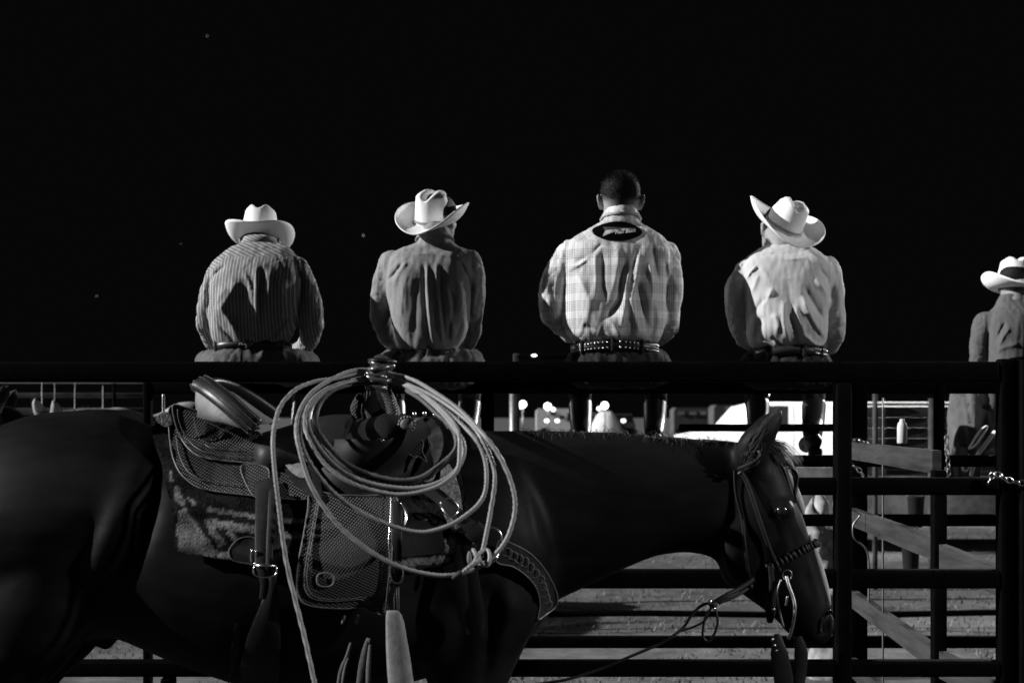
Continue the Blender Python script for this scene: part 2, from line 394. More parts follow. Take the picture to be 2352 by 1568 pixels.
chain([P(2270, 1110, YN-.03), P(2284, 1088, YN-.045), P(2306, 1098, YN-.05), P(2330, 1106, YN-.05), P(2356, 1109, YN-.06)], 7, .0085, M['silver'], t, .0028)
YG = 6.1
t = thing('chain', P(1960, 1000, YG), 'steel chain tying the plank gate to the post, upper one', 'chain')
chain([P(1948, 975, YG), P(1951, 1006, YG), P(1976, 1012, YG), P(1994, 1022, YG)], 7, .010, M['silver'], t, .003)
t = thing('chain', P(1950, 1060, YG), 'steel chain hanging below the top board of the plank gate', 'chain')
chain([P(1944, 1040, YG), P(1952, 1062, YG), P(1972, 1078, YG), P(1984, 1094, YG)], 6, .009, M['steel'], t, .003)
t = thing('chain', P(2178, 1010, 5.9), 'row of steel chain links hanging beside the right rear upright', 'chain')
chain([P(2174, 1000, 5.9), P(2175, 1030, 5.9), P(2178, 1060, 5.9), P(2180, 1092, 5.9)], 7, .009, M['steel'], t, .003)
# plank gate running away from the near panel to the rear panel
def plank(parent, a, b, h, th, m, name='board'):
    a = Vector(a); b = Vector(b); d = (b-a).normalized(); s = Vector((d.y, -d.x, 0)).normalized()*th/2; up = Vector((0, 0, h/2)); bm = bmesh.new(); rings = []
    n = 7
    for i in range(n):
        c = a+(b-a)*i/(n-1); w1 = 1+.05*noise.noise(Vector((i*1.3, a.z*9, 2)))
        rings.append([c-s-up*w1, c+s-up*w1, c+s+up*w1, c-s+up*w1])
    ring_loft(bm, rings); return bm_obj(name, bm, m, parent, smooth=False)
t = thing('plank_gate', (P(2150, 954, 4.7).x, 4.7, 0), 'weathered grey board gate slanting from the rear panel toward the right foreground', 'gate')
def pg(px, Y, z): return Vector(((px-1176)/F*Y, Y, z))
for z, px0 in ((1.425, 1950), (1.135, 1945), (.77, 1950), (.475, 1945)):
    plank(t, pg(px0, 6.42, z-.0), pg(2152, 4.75, z), .076, .03, M['plank'])
for px, Y in ((1962, 6.3), (2156, 4.70)):
    bm = bmesh.new(); p = pg(px, Y, .72); box(bm, p, .045, .045, 1.44 if px < 2000 else 1.36, bev=.006); bm_obj('post', bm, M['paint2'], t)
t = thing('plank_gate', (P(2200, 954, 4.4).x, 4.5, 0), 'second board gate continuing behind the right end of the nearest panel', 'gate')
for z in (1.085, .735, .43): plank(t, pg(2166, 4.66, z+.03), pg(2345, 4.3, z-.03), .088, .03, M['plank'])
bm = bmesh.new(); box(bm, pg(2345, 4.29, .6), .04, .04, 1.2, bev=.005); bm_obj('post', bm, M['paint2'], t)
# hanging cord
bm = bmesh.new(); tube(bm, [pg(2028, 5.6, z/20) for z in range(0, 34)], .004, 6)
tag(recentre(bm_obj('cord', bm, M['steel'])), 'thin pale cord hanging straight down in front of the board gate', 'cord')
bm = bmesh.new(); tube(bm, catmull([P(1930, 1150, 5.9), P(1945, 1165, 5.9), P(1975, 1180, 5.9), P(1960, 1205, 5.9), P(1962, 1235, 5.9), P(1990, 1262, 5.9), P(1996, 1310, 5.9), P(1994, 1420, 5.9)], 6), .0045, 6)
tag(recentre(bm_obj('cord', bm, M['steel'])), 'looped dark cord dangling beside the second board of the gate', 'cord')

# ------------------------------------------------------------------ the horse
YC = 3.85
def H(px, py, dy=0): return P(px, py, YC)+Vector((0, dy, 0))
def horse_mesh():
    bm = bmesh.new()
    st = [(-125, 1110, 1300, .08), (-105, 1060, 1370, .14), (-60, 1005, 1420, .22), (40, 962, 1460, .275), (150, 943, 1470, .29), (260, 948, 1462, .28), (350, 975, 1493, .28), (450, 1005, 1535, .30), (600, 1025, 1580, .315), (750, 1020, 1590, .32), (900, 1000, 1575, .30), (1000, 985, 1550, .265), (1100, 985, 1520, .25), (1180, 1010, 1490, .225), (1235, 1080, 1445, .19), (1265, 1160, 1400, .13), (1280, 1230, 1350, .06)]
    st = catmull(st, 3)
    rings = []
    for x, t_, b_, hw in st:
        c = H(x, (t_+b_)/2); hz = (b_-t_)/2/F*YC; ring = []
        for i in range(32):
            a = 2*math.pi*i/32; s, cc = math.sin(a), math.cos(a)
            wd = 1.0 if s < 0 else 1-.25*s*s            # narrower towards the spine
            ring.append(c+Vector((0, cc*hw*wd, s*hz)))
        rings.append(ring)
    ring_loft(bm, rings)
    nk = [(980, 1000, 1450, .17), (1080, 986, 1460, .19), (1160, 988, 1420, .165), (1250, 990, 1388, .135), (1340, 991, 1350, .115), (1440, 994, 1303, .098), (1520, 1000, 1272, .085), (1600, 1006, 1270, .078), (1670, 1010, 1295, .07), (1725, 1022, 1290, .055)]
    rings = []
    for x, t_, b_, hw in catmull(nk, 3): rings.append(ering(H(x, (t_+b_)/2), (0, hw, 0), (0, 0, (b_-t_)/2/F*YC), 28, 2.1))
    ring_loft(bm, rings)
    hd = [((1735, 1008), (1668, 1120), .045), ((1768, 1022), (1650, 1170), .07), ((1800, 1070), (1648, 1240), .085), ((1822, 1120), (1650, 1295), .092), ((1843, 1180), (1662, 1335), .095), ((1860, 1232), (1705, 1366), .078), ((1876, 1282), (1748, 1396), .062), ((1892, 1340), (1784, 1424), .054), ((1908, 1392), (1806, 1448), .055), ((1915, 1425), (1826, 1466), .053), ((1912, 1452), (1846, 1477), .045), ((1900, 1472), (1868, 1484), .028)]
    rings = []
    for f, b_, hw in catmull([f+b_+(hw,) for f, b_, hw in hd], 3) if False else [((a[0], a[1]), (a[2], a[3]), a[4]) for a in catmull([f+b_+(hw,) for f, b_, hw in hd], 3)]:
        A, B = H(*f), H(*b_); rings.append(ering((A+B)/2, (0, hw, 0), (A-B)/2, 28, 2.25))
    ring_loft(bm, rings)
    for s in (-1, 1):
        # cheek bone ridge, eye brow, nostril wing
        ellipsoid(bm, H(1790, 1165, s*.082), .030, .020, .024)
        limb(bm, [H(1800, 1190, s*.076), H(1835, 1270, s*.05), H(1862, 1330, s*.038)], [.018, .014, .010])
        ellipsoid(bm, H(1700, 1265, s*.072), .062, .024, .085)
        ellipsoid(bm, H(1897, 1432, s*.036), .022, .014, .034)
        # ears
        if s < 0: e = [H(1722, 1072, -.045), H(1718, 1030, -.065), H(1745, 990, -.075), H(1772, 955, -.072), H(1787, 938, -.07)]
        else: e = [H(1740, 1062, .045), H(1748, 1030, .06), H(1768, 995, .07), H(1785, 965, .07), H(1794, 948, .07)]
        limb(bm, e, [.036, .044, .037, .022, .006], 14)
        # legs
        y0 = s*.15
        hl = [((95, 1250), .17, .125), ((70, 1380), .19, .11), ((48, 1470), .155, .085), ((10, 1560), .105, .07), ((-30, 1680), .07, .05), ((-50, 1780), .058, .042), ((-35, 1860), .045, .035), ((-20, 2050), .034, .03), ((-15, 2140), .045, .038), ((5, 2200), .036, .034), ((15, 2250), .055, .05), ((20, 2294), .062, .056)]
        rings = [ering(H(a[0], a[1], s*a[4] if False else y0*.9), (a[2], 0, -a[2]*.35), (0, a[3], 0), 18, 2) for a in catmull([c+(ru, rv) for c, ru, rv in hl], 3)]
        ring_loft(bm, rings)
        fl = [((1110, 1330), .15, .10), ((1100, 1430), .145, .09), ((1085, 1510), .12, .075), ((1075, 1590), .095, .062), ((1068, 1700), .062, .048), ((1062, 1800), .046, .042), ((1062, 1860), .05, .045), ((1060, 1930), .034, .032), ((1060, 2060), .03, .028), ((1062, 2140), .042, .036), ((1075, 2200), .034, .032), ((1085, 2250), .052, .048), ((1090, 2294), .06, .055)]
        rings = [ering(H(a[0], a[1], s*.13), (a[2], 0, 0), (0, a[3], 0), 18, 2) for a in catmull([c+(ru, rv) for c, ru, rv in fl], 3)]
        ring_loft(bm, rings)
        # shoulder muscle and stifle
        ellipsoid(bm, H(1130, 1300, s*.15), .13, .085, .20, Matrix.Rotation(R(-20), 3, 'Y'))
        ellipsoid(bm, H(1000, 1380, s*.17), .12, .08, .15)
        ellipsoid(bm, H(150, 1330, s*.19), .15, .09, .22, Matrix.Rotation(R(25), 3, 'Y'))
    limb(bm, [H(225, 1440), H(232, 1462), H(245, 1478)], [.03, .035, .022])
    # tail dock
    limb(bm, [H(-110, 1040), H(-150, 1080), H(-165, 1180)], [.045, .035, .02])
    me = remesh(bm, .013, 5, .6)
    co = get_co(me); no = get_no(me); q = to_px(co)
    near = no[:, 1] < -.1
    # long soft muscle folds seen on the flank, shoulder and face
    for pts, wd, am in (([(330, 1010), (300, 1120), (250, 1230), (200, 1330), (150, 1400)], 36, .016), ([(372, 1000), (350, 1150), (300, 1300)], 26, -.016), ([(230, 1180), (180, 1300), (150, 1420)], 30, -.012),
                        ([(1180, 1050), (1215, 1140), (1235, 1230), (1262, 1300)], 12, .007), ([(1040, 1330), (1090, 1400), (1090, 1500)], 30, .012), ([(1120, 1300), (1170, 1400), (1140, 1510)], 26, .014), ([(1140, 1340), (1128, 1460), (1110, 1560)], 14, -.012), ([(1000, 1350), (980, 1450), (960, 1560)], 25, -.010),
                        ([(1790, 1190), (1810, 1260), (1818, 1300)], 9, .006), ([(1855, 1250), (1850, 1320), (1870, 1380)], 10, -.005), ([(1760, 1210), (1765, 1290), (1740, 1340)], 14, -.006),
                        ([(1500, 1100), (1400, 1160), (1300, 1260)], 30, -.006), ([(1600, 1150), (1480, 1230), (1340, 1300)], 26, .006)):
        d, par = dist_poly(q, pts); co[:, 1] -= am*np.exp(-(d/wd)**2)*near*np.sin(np.clip(par, .05, .95)*math.pi)**.5
    # nostril hollow
    d, par = dist_poly(q, [(1893, 1444), (1902, 1422), (1908, 1410)]); mk = np.exp(-(d/8.0)**2)
    co[:, 1] += .022*mk*(no[:, 1] < 0)
    co[:, 1] -= .022*mk*(no[:, 1] > 0.2)
    co += no*(.004*fnoise(co, 6.0))[:, None]
    set_co(me, co)
    return me
hme = horse_mesh()
horse = thing('horse', (H(500, 954).x, YC, 0), 'dark bay saddled horse in the foreground, head low at the right', 'horse')
HB = mesh_obj('body', hme, M['horse'], horse)
HB_world = [tuple(Vector(v.co)+horse.location) for v in hme.vertices]
BVH = BVHTree.FromPolygons(HB_world, [tuple(p.vertices) for p in hme.polygons])
CAMV = Vector((0, 0, CAMZ))
def hit(px, py, fallback=3.8, bvh=None):
    d = (P(px, py, 1.0)-CAMV).normalized(); r = (bvh or BVH).ray_cast(CAMV, d, 30)
    return r[0].y if r[0] is not None else fallback
def D(px, py, off=.0, fb=3.8): 
    y = hit(px, py, fb); return P(px, py, y-off)
for s in (-1, 1):
    bm = bmesh.new(); p = D(1797, 1172, 0) if s < 0 else H(1797, 1172, .105)
    if s < 0: p.y += .008
    ellipsoid(bm, p, .017, .014, .015); bm_obj('eye', bm, M['eye'], horse)
# eyelids
bm = bmesh.new(); tube(bm, [D(x, y, .001) for x, y in catmull([(1779, 1178), (1787, 1165), (1800, 1162), (1812, 1168)], 3)], .0025, 6)
bm_obj('eyelid', bm, M['horse'], horse)
bm = bmesh.new(); tube(bm, [D(x, y, .002) for x, y in catmull([(1884, 1452), (1882, 1435), (1890, 1416), (1904, 1403), (1911, 1406)], 4)], .005, 8); bm_obj('nostril_rim', bm, M['horse'], horse)
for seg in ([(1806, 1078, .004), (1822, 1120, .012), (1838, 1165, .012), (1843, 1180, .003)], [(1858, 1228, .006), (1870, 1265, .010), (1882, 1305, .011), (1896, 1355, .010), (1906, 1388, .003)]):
    bm = bmesh.new(); q_ = catmull([(a, b, c) for a, b, c in seg], 5); tube(bm, [H(a-1, b, -.010) for a, b, c in q_], [c for a, b, c in q_], 10, flat=1); bm_obj('blaze_highlight', bm, M['blaze_highlight'], horse)  # pale blaze that also paints in the highlight along the face ridge
# forelock, mane, tail
def hair(bm, p, d, l, wd, n=4, sag=.3):
    pts = []; v = Vector(d).normalized(); c = Vector(p)
    for i in range(n+1): pts.append(c.copy()); c += v*l/n; v = (v+Vector((0, 0, -sag/n))).normalized()
    tube(bm, pts, [wd*(1-.8*i/n) for i in range(n+1)], 3, cap=False)
bm = bmesh.new(); rg = random.Random(5)
for k in range(1300):
    x = rg.uniform(1190, 1712); t_ = np.interp(x, [1180, 1250, 1340, 1440, 1520, 1600, 1670, 1712], [990, 991, 992, 995, 1001, 1007, 1011, 1018])
    hair(bm, H(x, t_+5, rg.gauss(0, .014)), (rg.uniform(-.7, .1), rg.uniform(-.9, .9), rg.uniform(.05, .35)), rg.uniform(.012, .045), .0012, 4, 2.2)
bm_obj('mane', bm, M['mane'], horse); tag(bpy.data.objects['mane'], kind='stuff')
bm = bmesh.new()
for k in range(500):
    a = rg.random(); p = H(1745+rg.uniform(-14, 14), 1018+rg.uniform(-8, 8), rg.gauss(0, .02))
    hair(bm, p, (rg.uniform(.5, 1.0), rg.gauss(0, .25), rg.uniform(-.6, .1)), rg.uniform(.05, .13), .0016, 5, 1.6)
o = bm_obj('forelock', bm, M['mane'], horse); tag(o, kind='stuff')
bm = bmesh.new()
for k in range(260):
    f = rg.random(); x = np.interp(f, [0, .3, .7, 1], [1716, 1722, 1750, 1776])+rg.gauss(0, 7)*(1.2-f); y = np.interp(f, [0, .3, .7, 1], [1066, 1030, 990, 958])+rg.gauss(0, 5)
    hair(bm, D(x, y, .001, YC-.08), (.55+rg.gauss(0, .15), -.25, .8), rg.uniform(.02, .05), .0013, 4, -.2)
o = bm_obj('ear_hair', bm, mat('ear_hair', .07, .7, .2), horse); tag(o, kind='stuff')
bm = bmesh.new()
for k in range(500):
    hair(bm, H(-160+rg.uniform(-12, 12), 1130+rg.uniform(-40, 60), rg.gauss(0, .02)), (-.3+rg.gauss(0, .1), rg.gauss(0, .15), -1), rg.uniform(.6, .9), .003, 6, .6)
o = bm_obj('tail', bm, M['mane'], horse); tag(o, kind='stuff')

# ------------------------------------------------------------------ draped leather and cloth
def inside(p, poly):
    x, y = p; c = False; n = len(poly)
    for i in range(n):
        x1, y1 = poly[i]; x2, y2 = poly[(i+1) % n]
        if (y1 > y) != (y2 > y) and x < (x2-x1)*(y-y1)/(y2-y1)+x1: c = not c
    return c
def drape(name, outline, m, parent, off=.01, step=9, th=.005, smooth=6, fb=3.8, bvh=None, curve=True, edging=None, bulge=None, label=None, flatY=None):
    ol = catmull(outline, 5, closed=True) if curve else []
    if not curve:
        n = len(outline)
        for i in range(n):
            a, b = outline[i], outline[(i+1) % n]; k = max(1, int(math.dist(a, b)/step))
            ol += [(a[0]+(b[0]-a[0])*j/k, a[1]+(b[1]-a[1])*j/k) for j in range(k)]
    pts = [Vector(p) for p in ol]; n0 = len(pts)
    x0 = min(p[0] for p in ol); x1 = max(p[0] for p in ol); y0 = min(p[1] for p in ol); y1 = max(p[1] for p in ol)
    y = y0+step/2
    while y < y1:
        x = x0+step/2
        while x < x1:
            if inside((x, y), ol) and min(abs(x-p[0])+abs(y-p[1]) for p in ol) > step*.6: pts.append(Vector((x, y)))
            x += step
        y += step
    vo, eo, fo, _, _, _ = delaunay_2d_cdt(pts, [(i, (i+1) % n0) for i in range(n0)], [], 1, .01)
    Ys = [flatY if flatY else hit(v[0], v[1], fb, bvh) for v in vo]
    nb = [set() for _ in vo]
    for f in fo:
        for i in range(3): nb[f[i]].add(f[(i+1) % 3]); nb[f[(i+1) % 3]].add(f[i])
    for it in range(smooth):
        Ys = [min(Ys[i], .5*Ys[i]+.5*sum(Ys[j] for j in nb[i])/max(1, len(nb[i]))) if it < smooth//2 else (.5*Ys[i]+.5*sum(Ys[j] for j in nb[i])/max(1, len(nb[i]))) for i in range(len(vo))]
    bm = bmesh.new()
    V = []
    for v, Yv in zip(vo, Ys):
        o_ = off+(bulge(v[0], v[1]) if bulge else 0); V.append(bm.verts.new(P(v[0], v[1], Yv-o_)))
    for f in fo:
        try: bm.faces.new([V[i] for i in f])
        except ValueError: pass
    bmesh.ops.recalc_face_normals(bm, faces=bm.faces[:])
    if sum(f.normal.y*f.calc_area() for f in bm.faces) > 0: bmesh.ops.reverse_faces(bm, faces=bm.faces[:])
    edgepts = [V[i].co.copy() for i in range(min(n0, len(V)))]
    ext = bmesh.ops.extrude_face_region(bm, geom=bm.faces[:])
    nv = [e for e in ext['geom'] if isinstance(e, bmesh.types.BMVert)]
    bmesh.ops.translate(bm, verts=nv, vec=(0, -th, 0))
    o = bm_obj(name, bm, m, parent, sharp=50, label=label)
    if edging:
        b2 = bmesh.new(); q = [p+Vector((0, -th, 0)) for p in edgepts]; tube(b2, q+[q[0]], edging, 6, cap=False); bm_obj('edging', b2, M['edge'], o)
    return o
def strap(name, pts, width, th, m, parent, off=.01, fb=3.8, per=6, Y=None, label=None):
    """flat strap lying along the surface; pts in layout units, width in metres"""
    q = catmull(pts, per); C = []
    for i, a in enumerate(q):
        yy = a[2] if len(a) > 2 else (Y if Y else hit(a[0], a[1], fb)-off); C.append(P(a[0], a[1], yy))
    if Y is None and len(q[0]) < 3:
        for it in range(3):
            for i in range(1, len(C)-1): 
                ny = .5*C[i].y+.25*(C[i-1].y+C[i+1].y); C[i] = P(q[i][0], q[i][1], ny)
    bm = bmesh.new(); rings = []; W = width if isinstance(width, (list, tuple)) else [width]*2
    for i, c in enumerate(C):
        t_ = (C[min(i+1, len(C)-1)]-C[max(i-1, 0)]).normalized(); f = i/(len(C)-1)
        w_ = float(np.interp(f, np.linspace(0, 1, len(W)), W))/2
        s = t_.cross(Vector((0, 1, 0))).normalized()*w_; d = Vector((0, th/2, 0))
        rings.append([c-s-d*.4, c-s*.8-d, c+s*.8-d, c+s-d*.4, c+s+d, c-s+d])
    ring_loft(bm, rings); return bm_obj(name, bm, m, parent, sharp=60, label=label)
def wirering(name, c, rx, rz, th, m, parent, rot=0, tilt=0):
    bm = bmesh.new(); rings = []; n = 28
    Mx = Matrix.Rotation(R(rot), 3, 'Y') @ Matrix.Rotation(R(tilt), 3, 'Z')
    for i in range(n):
        a = 2*math.pi*i/n; ca, sa = math.cos(a), math.sin(a)
        ex = math.copysign(abs(ca)**.8, ca)*rx; ez = math.copysign(abs(sa)**.8, sa)*rz
        o_ = Vector((ca, 0, sa)); rings.append([Vector(c)+Mx @ (Vector((ex, 0, ez))+o_*th*math.cos(u)+Vector((0, th, 0))*math.sin(u)) for u in np.linspace(0, 2*math.pi, 9)[:-1]])
    ring_loft(bm, rings, closed=True); return bm_obj(name, bm, m, parent)

# blanket
t = thing('saddle_blanket', H(700, 1000), 'woven striped wool blanket under the saddle, fuzzy light edge', 'blanket')
cloth = drape('cloth', [(352, 985), (372, 1060), (386, 1120), (402, 1190), (408, 1262), (470, 1276), (560, 1288), (700, 1305), (860, 1312), (1000, 1300), (1050, 1285), (1084, 1255), (1078, 1180), (1058, 1090), (1038, 1020), (1000, 966), (900, 985), (760, 990), (600, 1010), (450, 985), (395, 955)], M['wool'], t, off=.012, th=.012, step=5, bulge=lambda x, y: .004*math.sin(y*.08+x*.02))
LIGHT = [[(412, 1170), (425, 1166), (496, 1262), (520, 1282), (412, 1268), (404, 1210)], [(478, 1163), (590, 1182), (590, 1192), (476, 1174)], [(466, 1188), (592, 1208), (592, 1226), (500, 1212), (474, 1202)], [(466, 1190), (482, 1196), (520, 1252), (500, 1256)], [(520, 1218), (536, 1218), (552, 1250), (536, 1254)],
  [(640, 1190), (716, 1194), (716, 1204), (640, 1200)], [(645, 1222), (716, 1226), (716, 1240), (645, 1234)], [(398, 1112), (412, 1120), (424, 1150), (420, 1166), (404, 1150)], [(432, 1140), (446, 1150), (452, 1162), (440, 1160)], [(385, 1075), (394, 1085), (400, 1108), (392, 1104)], [(480, 1262), (560, 1272), (550, 1284), (500, 1280)], [(925, 1205), (1000, 1190), (1005, 1204), (930, 1216)], [(930, 1228), (1015, 1220), (1018, 1240), (940, 1246)], [(1000, 1240), (1040, 1232), (1060, 1262), (1030, 1272)], [(860, 1290), (980, 1280), (1030, 1276), (1030, 1290), (900, 1306)]]
cw = get_co(cloth.data)+np.array(worldpos(cloth)); qw = to_px(cw)
wv_ = np.array([.0+max([1.0 if inside((a[0]+1.5*math.sin(a[1]*1.1), a[1]+1.2*math.sin(a[0]*.9)), pl) else 0 for pl in LIGHT]) for a in qw])
at = cloth.data.attributes.new('weave', 'FLOAT', 'POINT'); at.data.foreach_set('value', wv_.astype(np.float32))
drape('lining', [(1020, 1055), (1040, 1080), (1052, 1110), (1060, 1150), (1062, 1200), (1040, 1215), (1020, 1180), (1008, 1130)], M['fleece'], t, off=.026, th=.012)
drape('lining', [(362, 962), (372, 950), (384, 946), (394, 952), (397, 972), (386, 980), (372, 974)], M['fleece'], t, off=.03, th=.02, fb=3.80)
drape('trim', [(850, 1210), (1010, 1195), (1016, 1225), (1022, 1262), (990, 1272), (890, 1280), (850, 1270)], M['leather'], t, off=.028, th=.004)

# saddle
sad = thing('saddle', H(720, 1000), 'tooled leather western saddle with a wrapped horn, on the bay horse', 'saddle')
# seat body and fork
bm = bmesh.new(); rings = []
for x, tp, b_, hw in catmull([(596, 1000, 1080, .10), (612, 990, 1110, .17), (640, 984, 1120, .2), (700, 966, 1115, .2), (760, 952, 1110, .215), (820, 952, 1100, .22)], 4):
    rings.append(ering(H(x, (tp+b_)/2), (0, hw, 0), (0, 0, (b_-tp)/2/F*YC), 28, 2.4))
ring_loft(bm, rings)
me = remesh(bm, .010, 3); mesh_obj('seat', me, M['leather'], sad)
bm = bmesh.new()
ellipsoid(bm, H(850, 1040, -.02), .125, .235, .095, Matrix.Rotation(R(10), 3, 'Y'))
ellipsoid(bm, H(900, 1015, -.05), .10, .2, .085)
limb(bm, [H(858, 1010), H(866, 970), H(868, 930), H(866, 890)], [.075, .058, .045, .034])
me = remesh(bm, .008, 22, .9); fork = mesh_obj('fork', me, M['fork'], sad)
_fo = worldpos(fork); _hv = [Vector(v) for v in HB_world]; _n = len(_hv)
FB = BVHTree.FromPolygons(_hv+[v.co+_fo for v in me.vertices], [tuple(p.vertices) for p in hme.polygons]+[tuple(_n+i for i in p.vertices) for p in me.polygons])
SB = BVHTree.FromPolygons([tuple(Vector(v.co)+worldpos(fork)) for v in me.vertices], [tuple(p.vertices) for p in me.polygons])
# bell of the horn: two tooled cheeks
def bell(b, pts, rr, m): 
    bm = bmesh.new(); q = catmull(pts, 4); rings = []
    for i, (x0, x1, y, dy) in enumerate(q): rings.append(ering(H((x0+x1)/2, y, dy), ((x1-x0)/2/F*YC, 0, 0), (0, rr, 0), 20, 2.2))
    ring_loft(bm, rings); return bm_obj(b, bm, m, sad)
bell('horn_stem', [(842, 896, 893, 0), (836, 906, 906, -.015), (833, 916, 928, -.04), (836, 922, 952, -.07), (848, 924, 975, -.10), (868, 914, 992, -.125), (884, 900, 1003, -.13)], .04, M['leather'])
bell('gullet_cover', [(876, 894, 902, -.03), (886, 914, 922, -.055), (894, 925, 944, -.085), (896, 927, 964, -.115), (884, 920, 984, -.135), (876, 902, 998, -.14)], .036, M['tooled'])
bell('horn_stem', [(826, 850, 905, .01), (812, 850, 925, -.0), (808, 850, 955, -.01), (815, 850, 975, -.02)], .032, M['leather'])
bell('gullet_cover', [(822, 838, 902, -.01), (814, 836, 920, -.03), (809, 832, 935, -.045), (812, 834, 950, -.05), (826, 838, 968, -.05)], .02, M['tooled'])
# horn wrapped in rubber strips
rg = random.Random(11)
horn = thing('x', (0, 0, 0), None, None); bpy.data.objects.remove(horn)
for k in range(11):
    py = 838+k*6.6; cx = 868+rg.uniform(-4, 4)+(6 if k < 2 else 0); bm = bmesh.new(); rings = []; tiltx = R(rg.uniform(-22, 22)); tilty = R(rg.uniform(-16, 24)); rad = (.030+.004*math.sin(k*1.9)); th = rg.uniform(.006, .0095)
    Mx = Matrix.Rotation(tiltx, 3, 'X') @ Matrix.Rotation(tilty, 3, 'Y')
    for i in range(22):
        a = 2*math.pi*i/22; rr = rad*(1+.06*math.sin(3*a+k)); o_ = Vector((math.cos(a), math.sin(a), 0))
        rings.append([H(cx, py)+Mx @ (o_*(rr+th*.8*math.cos(u))+Vector((0, 0, th*math.sin(u)))) for u in np.linspace(0, 2*math.pi, 7)[:-1]])
    ring_loft(bm, rings, closed=True); bm_obj('horn_wrap', bm, M['rubber'], sad)
bm = bmesh.new(); limb(bm, [H(868, 905), H(870, 870), H(874, 835)], [.03, .027, .026]); bm_obj('horn', bm, M['rubber'], sad)
bm = bmesh.new(); ellipsoid(bm, H(878, 829), .040, .042, .0095, Matrix.Rotation(R(4), 3, 'Y')); ellipsoid(bm, H(876, 836), .032, .034, .014, Matrix.Rotation(R(4), 3, 'Y')); bm_obj('horn_cap', bm, M['shiny'], sad)
for i, (a, wd) in enumerate(((845, .010), (853, .006))):
    bm = bmesh.new(); tube(bm, catmull([H(a, 895, -.045), H(a-1, 925, -.06), H(a+2, 950, -.085), H(a+3, 968, -.09), H(a+6, 955, -.07), H(a+4, 900, -.045)], 4), wd/2, 8); bm_obj('horn_string', bm, M['shiny'], sad)
# cantle
def arc_pts(): return [(622, 980, YC-.235), (590, 952, YC-.225), (552, 922, YC-.2), (510, 895, YC-.155), (478, 882, YC-.09), (462, 884, YC-.02), (462, 884, YC+.02), (478, 882, YC+.09), (510, 895, YC+.155), (552, 922, YC+.2), (600, 960, YC+.235)]
q = catmull(arc_pts(), 6); C = [H(a[0], a[1], a[2]-YC) for a in q]
bm = bmesh.new(); rings = []
for i, c in enumerate(C):
    t_ = (C[min(i+1, len(C)-1)]-C[max(i-1, 0)]).normalized(); side = Vector((1, 0, .62)).normalized(); side = (side-t_*side.dot(t_)).normalized(); nn = t_.cross(side)
    rings.append(ering(c, side*.026, nn*.014, 18, 2.3))
ring_loft(bm, rings); cr = bm_obj('cantle_roll', bm, M['shiny'], sad)
for k_, ofs in enumerate((-.022, -.009, .009, .022)):
    bm = bmesh.new()
    for i in range(0, len(C)//2, 1):
        t_ = (C[i+1]-C[i]).normalized(); side = Vector((1, 0, .62)).normalized(); side = (side-t_*side.dot(t_)).normalized(); nn = t_.cross(side); nn = nn if nn.y < 0 or nn.z > 0 else -nn
        hgt = .0152*math.sqrt(max(0, 1-(ofs/.031)**2))
        for s_ in (0, .5):
            p = C[i]+(C[i+1]-C[i])*s_+side*ofs
            for sg in (-1, 1): ellipsoid(bm, p+nn*hgt*sg, .0017, .0017, .0012, seg=5, rings=3)
    o = bm_obj('stitching', bm, M['edge'], cr); tag(o, kind='stuff')
bm = bmesh.new(); top = [c+Vector((-.01, 0, -.008)) for c in C]; n = len(top); base = []
for i in range(n):
    f = i/(n-1); a = math.pi*f; base.append(H(560-110*math.sin(a)+(1-abs(math.cos(a)))*10, 975-22*math.sin(a), -.2*math.cos(a)))
rings = []
for i in range(n):
    a, b_ = top[i], base[i]; mid = (a+b_)/2+Vector((-.004, 0, 0)); rings.append([a, mid, b_, b_+Vector((.03, 0, 0)), mid+Vector((.03, 0, 0)), a+Vector((.025, 0, .005))])
ring_loft(bm, rings); bm_obj('cantle_back', bm, mat('cantle_leather', .15, .6, .3, nscale=30, namp=.25, bscale=90, bstr=.4), sad)
# skirts and jockeys
lower = [(392, 935), (390, 985), (396, 1037), (411, 1078), (435, 1104), (462, 1120), (507, 1129), (558, 1135), (640, 1143), (712, 1143), (722, 1100), (700, 1040), (640, 1010), (560, 985), (470, 955), (425, 938)]
drape('skirt', lower, M['tooled'], sad, off=.030, th=.008, fb=3.82, edging=.0022)
upper = [(400, 930), (402, 960), (411, 990), (427, 1020), (454, 1044), (495, 1055), (543, 1060), (618, 1064), (612, 1030), (600, 996), (579, 988), (531, 972), (473, 950), (430, 936)]
drape('rear_jockey', upper, M['tooled'], sad, off=.05, th=.008, fb=3.80, edging=.0024)
bm = bmesh.new(); q = [D(x, y, .065, 3.8) for x, y in catmull([(408, 940), (410, 962), (420, 990), (436, 1014), (462, 1034), (500, 1044), (548, 1049), (612, 1053)], 6)]; tube(bm, q, .0014, 5); bm_obj('stamped_border', bm, M['edge'], sad)
bm = bmesh.new(); q = [D(x, y, .065, 3.8) for x, y in catmull([(446, 958), (450, 985), (462, 1010), (480, 1026), (510, 1032), (560, 1035), (600, 1040)], 6)]; tube(bm, q, .0013, 5); bm_obj('stamped_border', bm, M['edge'], sad)
bm = bmesh.new(); q = [D(x, y, .046, 3.8) for x, y in catmull([(404, 1000), (412, 1045), (430, 1080), (460, 1100), (510, 1108), (560, 1114)], 6)]; tube(bm, q, .0013, 5); bm_obj('stamped_border', bm, M['edge'], sad)
drape('seat_jockey', [(632, 1022), (655, 1018), (678, 1040), (694, 1068), (704, 1092), (690, 1096), (668, 1082), (650, 1058)], M['suede'], sad, off=.066, th=.005, smooth=3)
